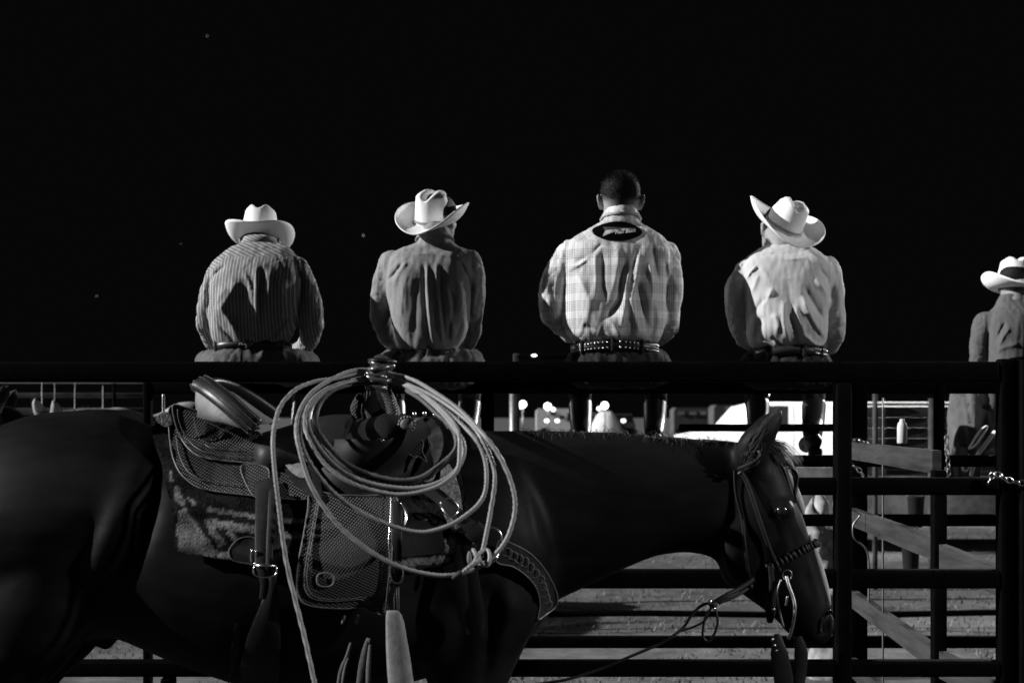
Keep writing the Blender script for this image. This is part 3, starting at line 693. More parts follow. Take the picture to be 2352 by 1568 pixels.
drape('seat_jockey', [(624, 1000), (670, 1000), (712, 1040), (735, 1100), (738, 1150), (700, 1130), (672, 1105), (645, 1060)], M['leather'], sad, off=.052, th=.006)
drape('side_jockey', [(556, 1068), (612, 1072), (620, 1100), (628, 1138), (590, 1142), (566, 1110)], M['tooled'], sad, off=.045, th=.006, edging=.0015)
# fork side panel with front jockey
drape('front_jockey', [(698, 1064), (712, 1030), (760, 1010), (820, 1008), (880, 1012), (925, 992), (960, 964), (1005, 958), (1040, 1010), (1048, 1060), (1040, 1090), (990, 1120), (900, 1138), (790, 1135), (730, 1110)], mat('oiled_dark_leather', .009, .6, .14, nscale=22, namp=.35, bscale=120, bstr=.25), sad, off=.022, th=.008, fb=3.74, bvh=FB, smooth=26)
drape('pommel_skirt', [(968, 958), (992, 962), (1012, 985), (1018, 1015), (1012, 1045), (1000, 1062), (988, 1030), (980, 995)], M['suede'], sad, off=.075, th=.006, fb=3.78).data.materials[0] = mat('worn_leather', .10, .8, .2, nscale=40, namp=.6, bscale=120, bstr=.5)
bm = bmesh.new(); q = [D(x, y, .075, 3.78) for x, y in catmull([(955, 965), (978, 990), (990, 1025), (996, 1060), (1000, 1085), (985, 1105), (950, 1100)], 5)]; tube(bm, q, .003, 6); bm_obj('welt', bm, M['edge'], sad)
# rosette concho with tooled tab
cc = D(934, 975, .095, 3.75); bm = bmesh.new()
ellipsoid(bm, cc, .017, .006, .017); wq = 14
for i in range(wq): a = 2*math.pi*i/wq; ellipsoid(bm, cc+Vector((math.cos(a)*.019, .002, math.sin(a)*.019)), .005, .004, .005, seg=8, rings=6)
bm_obj('rosette', bm, M['edge'], sad)
drape('tab', [(922, 985), (918, 1005), (924, 1022), (938, 1040), (952, 1050), (962, 1048), (980, 1060), (970, 1036), (972, 1018), (962, 1000), (948, 986)], M['tooled'], sad, off=.08, th=.006, fb=3.75, step=6, edging=.0018)
bm = bmesh.new(); c = D(889, 1012, .0, 3.7); c.y = min(hit(889, 1012), hit(889, 1012, 3.8, SB))-.012; ellipsoid(bm, c, .008, .005, .008); bm_obj('concho', bm, M['silver'], sad)
wirering('concho_rim', c, .0095, .0095, .0012, M['silver'], sad)
for x, y in ((952, 951), (975, 950), (999, 953)):
    bm = bmesh.new(); ellipsoid(bm, D(x, y, .03, 3.72), .0055, .005, .007); bm_obj('concho', bm, M['silver'], sad)
# fender
fen = [(716, 1128), (708, 1170), (698, 1230), (688, 1280), (682, 1325), (684, 1360), (700, 1384), (735, 1393), (790, 1396), (830, 1394), (855, 1404), (890, 1408), (898, 1370), (901, 1290), (905, 1200), (910, 1140), (830, 1138), (770, 1135)]
fd = drape('fender', fen, M['tooled'], sad, off=.040, th=.007, edging=.0020)
q_ = [(728, 1150), (716, 1220), (704, 1285), (698, 1330), (704, 1360), (722, 1375), (760, 1380), (800, 1378), (830, 1376), (850, 1390)]
for k_, dd in enumerate((0, 6)):
    bm = bmesh.new(); tube(bm, [D(x+dd, y-dd*.7, .050) for x, y in catmull(q_, 5)], .0013, 5); bm_obj('stamped_border', bm, M['edge'], fd)
wirering('stamped_medallion', D(747, 1331, .05), .021, .017, .0018, M['edge'], fd)
strap('stirrup_leather', [(912, 1150), (911, 1220), (908, 1300), (905, 1345)], .028, .006, M['leather'], sad, off=.05)
bm = bmesh.new(); tube(bm, [D(x, y, .06) for x, y in catmull([(898, 1135), (897, 1180), (893, 1240), (895, 1300), (889, 1360), (884, 1410)], 4)], .0016, 5); bm_obj('piping', bm, M['silver'], sad)
bm = bmesh.new(); tube(bm, [D(x, y, .055) for x, y in catmull([(922, 1154), (932, 1172), (934, 1190), (928, 1208)], 4)], .004, 6, flat=.5); bm_obj('keeper', bm, M['silver'], sad)
wirering('buckle', D(911, 1313, .06), .016, .027, .0022, M['silver'], sad, rot=-5)
for a, b_ in (((896, 1330), (887, 1412)), ((904, 1335), (904, 1412)), ((908, 1335), (913, 1412)), ((914, 1338), (916, 1410))):
    bm = bmesh.new(); tube(bm, [D(a[0], a[1], .05), D((a[0]+b_[0])/2, (a[1]+b_[1])/2, .055), D(b_[0], b_[1], .055)], .0022, 6); bm_obj('lace', bm, M['edge'], sad)
st = bmesh.new(); rings = []
for a in catmull([(896, 1405, .010), (905, 1402, .014), (910, 1420, .021), (915, 1470, .026), (921, 1530, .030), (928, 1600, .032), (932, 1680, .034), (935, 1740, .03)], 4)[4:]:
    c = P(a[0]-4, a[1], 3.46); rings.append(ering(c, (a[2], 0, 0), (0, a[2]*.55, 0), 14, 2.6))
ring_loft(st, rings); so = bm_obj('stirrup', st, M['suede'], sad)
# saddle strings
for pts, wd in (([(846, 1465, 3.5), (836, 1500, 3.49), (826, 1560, 3.48), (818, 1640, 3.47)], .016), ([(806, 1475, 3.5), (796, 1510, 3.5), (782, 1545, 3.5), (775, 1600, 3.5)], .012), ([(850, 1480, 3.49), (846, 1540, 3.48), (844, 1640, 3.47)], .012), ([(800, 1510, 3.5), (790, 1545, 3.49), (778, 1640, 3.48)], .007), ([(792, 1412, 3.5), (786, 1432, 3.5)], .008), ([(822, 1410, 3.5), (818, 1432, 3.5)], .010)):
    strap('saddle_string', pts, [wd*.5, wd, wd*.7], .002, M['suede'], sad)
# rear billet, buckle and flank cinch
strap('rear_billet', [(606, 1100), (606, 1160), (603, 1230), (602, 1300)], [.045, .04, .032], .006, M['leather'], sad, off=.055)
strap('rear_billet', [(628, 1120), (624, 1180), (620, 1240), (618, 1300)], [.022, .018, .016], .005, M['leather'], sad, off=.062)
strap('billet_tail', [(600, 1296), (608, 1340), (603, 1375)], [.028, .016], .004, M['leather'], sad, off=.045)
wirering('buckle', D(609, 1310, .055), .029, .016, .0022, M['silver'], sad)
bm = bmesh.new(); tube(bm, [D(583, 1298, .07), D(608, 1298, .075), D(635, 1299, .07)], .003, 6); bm_obj('buckle_bar', bm, M['silver'], sad)
strap('flank_cinch', [(628, 1300), (626, 1345), (618, 1400), (606, 1470), (596, 1540), (588, 1620), (584, 1700)], [.02, .022, .05, .085, .10, .10, .10], .008, M['leather'], sad, off=.028)
drape('billet_flap', [(528, 1262), (545, 1240), (568, 1232), (590, 1240), (592, 1292), (565, 1292), (535, 1284)], M['leather'], sad, off=.04, th=.008, edging=.0013)
wirering('buckle', D(582, 1279, .055), .006, .018, .002, M['silver'], sad)
drape('cinch_strap', [(541, 1430), (552, 1450), (548, 1500), (535, 1545), (524, 1568), (528, 1520)], M['suede'], sad, off=.02, th=.004).data.materials[0] = M['leather']

# breast collar
bc = thing('breast_collar', H(1150, 1280, -.25), 'carved leather breast collar strapped across the horse\'s chest', 'horse tack')
drape('collar_strap', [(1146, 1240), (1178, 1248), (1215, 1268), (1245, 1298), (1268, 1335), (1280, 1368), (1276, 1392), (1256, 1408), (1236, 1420), (1240, 1385), (1232, 1350), (1210, 1322), (1178, 1300), (1140, 1288)], M['leather'], bc, off=.02, th=.008, fb=3.80, edging=.0018)
rg = random.Random(2)
for k in range(11):
    f = k/10; x = np.interp(f, [0, .3, .6, 1], [1165, 1205, 1240, 1258]); y = np.interp(f, [0, .3, .6, 1], [1268, 1290, 1330, 1388]); p = D(x, y, .03, 3.8)
    wirering('carved_flower', p, .012, .010, .0015, M['edge'], bc, rot=k*30)
strap('tug_strap', [(978, 1118), (1008, 1140), (1030, 1160), (1055, 1186), (1082, 1210), (1100, 1226)], .034, .006, M['leather'], bc, off=.05)
wirering('buckle', D(1033, 1165, .065), .019, .024, .0022, M['silver'], bc, rot=-38)
wirering('ring', D(1120, 1250, .045), .035, .045, .0026, M['silver'], bc, rot=10)
strap('ring_keeper', [(1084, 1212), (1094, 1222), (1104, 1228)], .05, .012, M['leather'], bc, off=.05)
strap('tie_strap', [(1066, 1240), (1058, 1300), (1062, 1380), (1068, 1420), (1074, 1456)], [.04, .034, .032, .030, .012], .005, M['shiny'], bc, off=.035)
strap('tie_strap', [(1078, 1250), (1084, 1310), (1094, 1380), (1100, 1420), (1103, 1450)], [.034, .030, .030, .030, .012], .005, M['shiny'], bc, off=.04)
bm = bmesh.new(); ellipsoid(bm, D(1078, 1283, .06), .006, .004, .02); bm_obj('tip', bm, M['suede'], bc)

# ------------------------------------------------------------------ lariat
def ropeY(px, py):
    base = np.interp(py, [845, 880, 930, 1000, 1100, 1320, 1568], [YC-.022, YC-.07, YC-.24, YC-.37, YC-.40, YC-.42, YC-.46])
    if py < 900: 
        base = np.interp(abs(px-868), [0, 40, 120], [YC-.022, YC-.035, base-.0]) if py < 900 else base
    h_ = min(hit(px, py, 9), hit(px, py, 9, SB))
    return min(base, h_-.075 if py > 950 else base)
def rope_curve(pts, z=0, closed=False):
    q = catmull(pts, 10); C = [[a[0], a[1], ropeY(a[0], a[1])-z] for a in q]
    for it in range(12):
        for i in range(1, len(C)-1): C[i][2] = .5*C[i][2]+.25*(C[i-1][2]+C[i+1][2])
    for c in C:
        if c[1] < 908:
            w_ = min(1, max(0, (abs(c[0]-868)-30)/90)); w_ = w_*w_*(3-2*w_); c[2] = (YC-.004-z*.4)*(1-w_)+c[2]*w_
    V = [P(*c) for c in C]
    out = [V[0]]
    for v in V[1:]:           # resample finely so the lay of the rope shows
        d = (v-out[-1]).length
        k = max(1, int(d/.0045)); a = out[-1]
        for j in range(1, k+1): out.append(a+(v-a)*j/k)
    return out
RP = .0056
lar = thing('lariat', H(868, 880), 'stiff pale rope coiled in big loops and hung from the saddle horn', 'rope')
cA = [(870, 846), (893, 856), (944, 870), (991, 896), (1055, 941), (1107, 994), (1147, 1047), (1176, 1113), (1183, 1170), (1167, 1231), (1139, 1271), (1108, 1296), (1071, 1313), (1031, 1321), (984, 1318), (922, 1302), (860, 1271), (798, 1225), (752, 1175), (711, 1107), (685, 1020), (681, 978), (690, 941), (717, 901), (764, 870), (804, 853), (841, 849), (866, 858)]
cC = [(866, 872), (893, 868), (940, 884), (989, 918), (1041, 957), (1094, 1010), (1113, 1052), (1118, 1094), (1113, 1134), (1092, 1165), (1049, 1197), (1010, 1214), (969, 1222), (922, 1214), (860, 1191), (798, 1156), (752, 1116), (711, 1060), (693, 1010), (696, 957), (717, 922), (751, 893), (791, 878), (841, 872), (866, 878)]
cB = [(868, 864), (893, 872), (949, 888), (1015, 922), (1081, 973), (1113, 1020), (1134, 1073), (1136, 1113), (1126, 1179), (1118, 1221), (1108, 1268), (1104, 1280)]
cD = [(866, 884), (910, 888), (960, 912), (1002, 949), (1036, 981), (1049, 1010), (1041, 1039), (1002, 1073), (962, 1097), (909, 1102), (843, 1086), (791, 1060), (752, 1020), (728, 980), (730, 940), (756, 902), (800, 884), (845, 878), (866, 882)]
cE = [(866, 880), (905, 880), (955, 900), (1005, 938), (1045, 985), (1065, 1020), (1062, 1055), (1041, 1086), (1002, 1110), (949, 1121), (896, 1118), (843, 1107), (791, 1084), (751, 1049), (719, 1004), (708, 967), (718, 930), (755, 893), (800, 876), (845, 866), (866, 870)]
cF = [(866, 876), (915, 880), (970, 905), (1020, 945), (1052, 990), (1056, 1040), (1050, 1080), (1020, 1108), (985, 1124), (940, 1134), (896, 1134), (830, 1118), (777, 1091), (735, 1052), (705, 999), (700, 957), (712, 926), (740, 900), (790, 880), (841, 868), (866, 874)]
cG = [(866, 878), (910, 886), (965, 912), (1010, 945), (1042, 990), (1046, 1036), (1010, 1075), (960, 1104), (900, 1110), (840, 1094), (790, 1068), (756, 1034), (734, 1000), (722, 960), (732, 928), (770, 893), (820, 874), (866, 876)]
cT = [(870, 852), (841, 852), (800, 862), (764, 870), (725, 876), (685, 891), (659, 913), (641, 940), (631, 975), (627, 1013), (629, 1060), (634, 1109), (641, 1165), (648, 1225), (660, 1300), (679, 1380), (698, 1456), (715, 1532), (735, 1620), (760, 1720), (785, 1850), (800, 1980)]
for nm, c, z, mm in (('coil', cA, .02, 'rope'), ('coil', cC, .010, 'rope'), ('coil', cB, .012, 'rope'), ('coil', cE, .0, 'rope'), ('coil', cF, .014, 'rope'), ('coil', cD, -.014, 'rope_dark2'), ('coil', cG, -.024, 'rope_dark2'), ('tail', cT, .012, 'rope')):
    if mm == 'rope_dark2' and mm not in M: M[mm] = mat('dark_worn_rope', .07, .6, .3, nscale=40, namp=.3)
    bm = bmesh.new(); tube(bm, rope_curve(c, z), RP, 12, lobes=3, amp=.14, twist=2*math.pi/.030); bm_obj(nm, bm, M[mm], lar)
# honda knot
bm = bmesh.new(); hk = P(1106, 1280, ropeY(1106, 1280)-.02)
kp = [Vector((.020*math.sin(t_*2)*1.0, .012*math.cos(3*t_), .018*math.sin(t_*3+.6))) + hk for t_ in np.linspace(0, 2*math.pi, 90)]
tube(bm, kp, RP*.85, 10, lobes=3, amp=.14, twist=2*math.pi/.030); bm_obj('knot', bm, M['rope'], lar)
yk = ropeY(1080, 1300)-.02
bm = bmesh.new(); tube(bm, [Vector(a) for a in catmull([P(1104, 1284, yk-.01), P(1088, 1294, yk-.02), P(1068, 1310, yk-.022), P(1054, 1322, yk-.018)], 14)], RP, 12, lobes=3, amp=.14, twist=2*math.pi/.030); bm_obj('end', bm, M['rope'], lar)
bm = bmesh.new(); limb(bm, [P(1058, 1316, yk-.02), P(1044, 1326, yk-.018)], [.0085, .007]); bm_obj('burner', bm, M['rope_dark'], lar)

# ------------------------------------------------------------------ bridle and reins
br = thing('bridle', H(1780, 1250, -.1), 'leather headstall, noseband and bit on the bay horse\'s head', 'bridle')
strap('cheek_strap', [(1698, 1080), (1716, 1110), (1740, 1180), (1766, 1255), (1786, 1300), (1800, 1330)], .011, .004, M['leather'], br, off=.010)
strap('throat_latch', [(1688, 1080), (1690, 1130), (1704, 1190), (1712, 1260), (1722, 1330), (1732, 1380)], .008, .003, M['leather'], br, off=.006)
strap('crown_strap', [(1694, 1078), (1722, 1066), (1744, 1052), (1754, 1030), (1754, 1016)], .010, .003, M['leather'], br, off=.014)
nb = []
for x, y in catmull([(1760, 1306), (1790, 1292), (1820, 1276), (1850, 1260), (1874, 1248)], 3): nb.append(D(x, y, .010, 3.82))
bm = bmesh.new(); nb2 = [p for p in nb]+[H(1880, 1246, 0)]+[Vector((p.x, 2*YC-p.y, p.z)) for p in nb[::-1]]
for i in range(len(nb2)-1):
    a, b_ = nb2[i], nb2[i+1]; L = (b_-a).length; k = max(1, int(L/.009))
    for j in range(k):
        c = a+(b_-a)*(j+.5)/k; ellipsoid(bm, c, .0055, .0055, .0125, Matrix.Rotation(R(-28), 3, 'Y'), seg=8, rings=6)
bm_obj('braided_noseband', bm, M['leather'], br)
wirering('bit_ring', D(1808, 1312+8, .02), .012, .013, .0018, M['steel'], br)
bm = bmesh.new()
for dx in (0,): tube(bm, catmull([P(1806, 1322, 3.73), P(1812, 1345, 3.72), P(1822, 1372, 3.715), P(1826, 1400, 3.71), P(1820, 1440, 3.71), P(1810, 1468, 3.71)], 5), .0045, 8)
bm_obj('bit_shank', bm, M['steel'], br)
bm = bmesh.new(); box(bm, P(1803+4, 1385-6, 3.705), .006, .003, .026, Matrix.Rotation(R(12), 3, 'Y'), bev=.001); bm_obj('bit_plate', bm, M['silver'], br)
bm = bmesh.new(); tube(bm, catmull([P(1794, 1330, 3.73), P(1786, 1360, 3.73), P(1790, 1400, 3.73), P(1800, 1440, 3.73)], 5), .003, 6); bm_obj('curb_chain', bm, M['steel'], br)
strap('curb_strap', [(1770, 1300, 3.74), (1774, 1350, 3.74), (1770, 1400, 3.74), (1768, 1430, 3.74)], [.012, .016, .030, .012], .004, M['leather'], br)
strap('hanging_strap', [(1785, 1455, 3.71), (1790, 1500, 3.70), (1800, 1560, 3.70), (1806, 1640, 3.70)], [.014, .045, .05, .04], .006, M['leather'], br)
strap('hanging_strap', [(1832, 1462, 3.71), (1840, 1500, 3.71), (1836, 1560, 3.71), (1826, 1640, 3.71)], [.02, .035, .032, .02], .006, M['leather'], br)
for x, y in ((1774, 1468), (1779, 1481), (1777, 1398), (1783, 1493)):
    bm = bmesh.new(); ellipsoid(bm, P(x, y, 3.70), .004, .004, .004); bm_obj('bead', bm, M['silver'], br)
bm = bmesh.new()
for pts in ([(1800, 1100), (1792, 1078), (1800, 1064), (1816, 1068), (1824, 1090), (1828, 1120), (1822, 1150)], [(1812, 1072), (1828, 1082), (1832, 1100), (1826, 1128), (1830, 1152)], [(1790, 1060), (1802, 1082), (1812, 1110), (1822, 1142), (1828, 1160)]):
    tube(bm, catmull([P(x, y, YC-.04) for x, y in pts], 5), .0055, 8, flat=.6)
bm_obj('forelock_tie', bm, M['mane'], br)
bm = bmesh.new(); tube(bm, [D(x, y, .012) for x, y in catmull([(1742, 1035), (1746, 1046), (1742, 1060), (1728, 1070), (1708, 1078), (1696, 1088)], 4)], .0028, 8); bm_obj('ear_loop', bm, M['edge'], br)
re = thing('reins', P(1640, 1385, 3.72), 'knotted leather rein hanging in a small loop below the horse\'s jaw', 'reins')
def cord_(name, pts, r, m, par=re, n=8):
    bm = bmesh.new(); tube(bm, [P(*a) for a in catmull(pts, 6)], r, n); return bm_obj(name, bm, m, par)
cord_('strap', [(1735, 1326, 3.76), (1700, 1350, 3.74), (1665, 1368, 3.72), (1640, 1384, 3.72)], .007, M['rope_dark'])
cord_('strap', [(1728, 1344, 3.77), (1690, 1368, 3.74), (1650, 1384, 3.73)], .005, M['rope_dark'])
cord_('loop', [(1645, 1382, 3.71), (1622, 1412, 3.70), (1614, 1450, 3.70), (1618, 1468, 3.70), (1630, 1470, 3.70), (1644, 1448, 3.70), (1648, 1420, 3.70), (1640, 1390, 3.71)], .0035, M['leather'])
cord_('strap', [(1640, 1384, 3.71), (1615, 1388, 3.71), (1590, 1410, 3.71), (1570, 1440, 3.71), (1545, 1460, 3.70), (1510, 1480, 3.70), (1440, 1510, 3.69), (1380, 1535, 3.69), (1300, 1560, 3.68), (1200, 1580, 3.67), (1080, 1640, 3.5)], .004, M['rope_dark'])
cord_('strap', [(1632, 1402, 3.71), (1618, 1425, 3.71), (1590, 1440, 3.71), (1560, 1450, 3.71), (1538, 1466, 3.70)], .003, M['rope_dark'])
bm = bmesh.new(); ellipsoid(bm, P(1638, 1388, 3.71), .012, .01, .009); bm_obj('knot', bm, M['rope_dark'], re)
for x, y in ((1632, 1381), (1641, 1397)):
    bm = bmesh.new(); ellipsoid(bm, P(x, y, 3.70), .004, .004, .0055, Matrix.Rotation(R(-25), 3, 'Y')); bm_obj('ferrule', bm, M['silver'], re)

# ------------------------------------------------------------------ people
def basis(yaw=0, pitch=0, roll=0):
    """yaw turns left(+), pitch tips the face down(-)/up(+), roll tips the right side down(+)"""
    return (Matrix.Rotation(R(yaw), 3, 'Z') @ Matrix.Rotation(R(pitch), 3, 'X') @ Matrix.Rotation(R(roll), 3, 'Y'))
def head_rings(sc, grow=0, z0=-9, z1=9):
    rows = [(-.115, .045, .028, .03), (-.10, .038, .046, .05), (-.075, .024, .058, .068), (-.045, .012, .067, .084), (-.01, .004, .073, .093), (.02, 0, .077, .098), (.05, -.003, .077, .098), (.078, -.005, .069, .088), (.100, -.005, .052, .066), (.114, -.004, .028, .036), (.119, -.004, .008, .01)]
    rows = catmull(rows, 3)
    return [ering((0, r[1]*sc, r[0]*sc*(1+grow*.5)), ((r[2]+grow)*sc, 0, 0), (0, (r[3]+grow)*sc, 0), 24, 2.15) for r in rows if z0 <= r[0] <= z1]
def xf(pts, Mx, c): return [Vector(c)+Mx @ Vector(p) for p in pts]
def add_head(bm, c, Mx, sc=1.0):
    ring_loft(bm, [xf(r, Mx, c) for r in head_rings(sc)])
    A = lambda *p: Vector(c)+Mx @ (Vector(p)*sc)
    limb(bm, [A(0, .085, .022), A(0, .104, .0), A(0, .113, -.018)], [.010*sc, .012*sc, .015*sc], 10)     # nose
    for s in (-1, 1):
        ellipsoid(bm, A(s*.014, .103, -.022), .009*sc, .009*sc, .008*sc, Mx, 10, 8)
        limb(bm, [A(s*.048, .078, .036), A(s*.028, .089, .040), A(s*.010, .092, .034)], [.008*sc]*3, 8)  # brow
        ellipsoid(bm, A(s*.033, .075, -.018), .024*sc, .018*sc, .02*sc, Mx, 12, 8)                     # cheek
        # ear: rim and lobe
        ear = [A(s*.080, .010, -.030), A(s*.084, .006, -.010), A(s*.093, -.004, .014), A(s*.094, -.018, .024), A(s*.095, -.030, .012), A(s*.091, -.026, -.012), A(s*.084, -.008, -.032)]
        limb(bm, ear, [.006*sc]*7, 8); ellipsoid(bm, A(s*.085, -.012, -.004), .008*sc, .018*sc, .026*sc, Mx, 12, 8)
    limb(bm, [A(-.022, .083, -.052), A(0, .093, -.050), A(.022, .083, -.052)], [.006*sc, .008*sc, .006*sc], 8)
    limb(bm, [A(-.018, .082, -.064), A(0, .091, -.064), A(.018, .082, -.064)], [.006*sc, .009*sc, .006*sc], 8)
    ellipsoid(bm, A(0, .076, -.092), .022*sc, .018*sc, .018*sc, Mx, 12, 8)
def add_hand(bm, wrist, direc, palm_n, s):
    """palm, four unequal curled fingers, thumb off the side"""
    d = Vector(direc).normalized(); n = Vector(palm_n); n = (n-d*n.dot(d)).normalized(); side = d.cross(n)*s
    wv = Vector(wrist)
    rings = [ering(wv+d*a, side*b_, n*c_, 14, 2.4) for a, b_, c_ in ((-.02, .026, .020), (.0, .028, .018), (.03, .036, .016), (.06, .042, .015), (.085, .041, .013), (.095, .036, .010))]
    ring_loft(bm, rings)
    for k, (off, L) in enumerate(((-.030, .072), (-.010, .082), (.010, .078), (.029, .062))):
        base = wv+d*.085+side*off; p1 = base+(d*.9-n*.25).normalized()*L*.42; p2 = p1+(d*.45-n*.85).normalized()*L*.32; p3 = p2+(-d*.1-n*1.0).normalized()*L*.26
        limb(bm, [base-d*.02, p1, p2, p3], [.0095, .009, .0082, .007], 10, 3)
    b0 = wv+d*.025-side*.030; limb(bm, [b0, b0+(d*.5-side*.9-n*.2).normalized()*.032, b0+(d*.5-side*.9-n*.2).normalized()*.032+(d*.95-side*.2-n*.4).normalized()*.045], [.013, .011, .009], 10, 3)
def hat_meshes(c, Mx, sc, m, parent, curl=.075, brim=.095, crown_h=.118, crease=.030, dip=.02, curlL=None, curlR=None, band=True):
    a0, b0 = .083*sc, .102*sc; cL = curlL if curlL is not None else curl; cR = curlR if curlR is not None else curl
    hat = None
    # crown: side rings then creased top
    nθ = 44; rings = []
    def crown_pt(th, v):
        ct, s_ = math.cos(th), math.sin(th)
        if v <= 1:      # side wall
            k = 1-.13*v**1.5; x = a0*k*ct; y = b0*k*s_; z = crown_h*sc*(.80*v)
        else:
            u = 2-v     # 1 at shoulder -> 0 at centre
            rr = math.sin(u*math.pi/2)**.85; x = a0*.87*rr*ct; y = b0*.87*rr*s_; z = crown_h*sc*(.80+.20*math.cos(u*math.pi/2)**.8)
        h = z/(crown_h*sc); X = x/(a0*.87); Y_ = y/(b0*.87)
        if h > .45:
            f = min(1, (h-.45)/.4)
            z -= crease*sc*math.exp(-(X/.30)**2)*f*(max(0, 1-(abs(Y_+.05)/1.05)**3))           # centre crease
            z += .010*sc*f*math.exp(-((abs(X)-.42)/.25)**2)*(1-.6*max(0, Y_))
            z -= .012*sc*f*max(0, Y_)
            pin = .020*sc*f*math.exp(-((Y_-.45)/.38)**2)*math.exp(-((abs(X)-.75)/.35)**2)
            x -= math.copysign(pin, x)
        return Vector((x, y, z))
    vs_ = [0, .12, .3, .5, .7, .85, .95, 1, 1.1, 1.2, 1.3, 1.42, 1.55, 1.68, 1.8, 1.9, 1.97]
    bm = bmesh.new(); ring_loft(bm, [[Vector(c)+Mx @ crown_pt(2*math.pi*j/nθ, v) for j in range(nθ)] for v in vs_], cap=False)
    bm.verts.ensure_lookup_table(); bm.faces.new(bm.verts[-nθ:])
    crown = bm_obj('hat', bm, m, parent)
    # brim: one thick sheet, upper and lower skin
    bw = brim*sc; nr = 12; th_ = .0035
    def brim_pt(th, s_):
        ct, sn = math.cos(th), math.sin(th); k = abs(ct)**1.6; cc_ = (cR if ct > 0 else cL)*sc
        ang = min(1.9, k*cc_*22*1.0)            # how far the side rolls up
        r = s_*bw; q = ang*s_
        # arc: first flat, then rolls up
        if ang > 1e-3: out = bw*math.sin(q)/ang*1.0; up = bw*(1-math.cos(q))/ang
        else: out = r; up = 0
        ln = .12*abs(sn)
        x = (a0+out)*ct; y = (b0+out*(1+ln))*sn
        z = up-dip*sc*s_*abs(sn)**2*(1.0 if sn > 0 else .75)
        return Vector((x, y, z))
    bm = bmesh.new(); up_ = []; 
    for i in range(nr+1): up_.append([Vector(c)+Mx @ brim_pt(2*math.pi*j/64, i/nr) for j in range(64)])
    nrm = Mx @ Vector((0, 0, 1))
    def shift(row, i):
        out = []
        for j in range(64):
            a = up_[min(i+1, nr)][j]-up_[max(i-1, 0)][j]; b_ = row[(j+1) % 64]-row[j-1]; n_ = a.cross(b_).normalized()
            out.append(row[j]-n_*th_)
        return out
    dn = [shift(up_[i], i) for i in range(nr+1)]
    ring_loft(bm, up_+dn[::-1], closed=True); bm_obj('brim', bm, m, crown)
    bm = bmesh.new(); tube(bm, [Vector(c)+Mx @ brim_pt(2*math.pi*j/64, 1.0) for j in range(65)], .0034, 8, cap=False); bm_obj('brim_edge', bm, m, crown)
    if band:
        for zz in (.10, .16):
            bm = bmesh.new(); tube(bm, [Vector(c)+Mx @ (crown_pt(2*math.pi*j/44, zz)*1.0+Vector((math.cos(2*math.pi*j/44), math.sin(2*math.pi*j/44), 0))*.002) for j in range(45)], .0030, 6, cap=False); bm_obj('hat_band', bm, M['band'], crown)
    return crown
def torso_loft(bm, rows, Y0, sh=1.0, e=2.5):
    """rows: (py, left px, right px, y offset, half depth)"""
    rings = []
    for py, xl, xr, dy, hd in catmull(rows, 4):
        Y = Y0+dy; a, b_ = P(xl, py, Y), P(xr, py, Y); rings.append(ering((a+b_)/2, ((b_.x-a.x)/2*sh, 0, 0), (0, hd*sh, 0), 36, e))
    ring_loft(bm, rings)
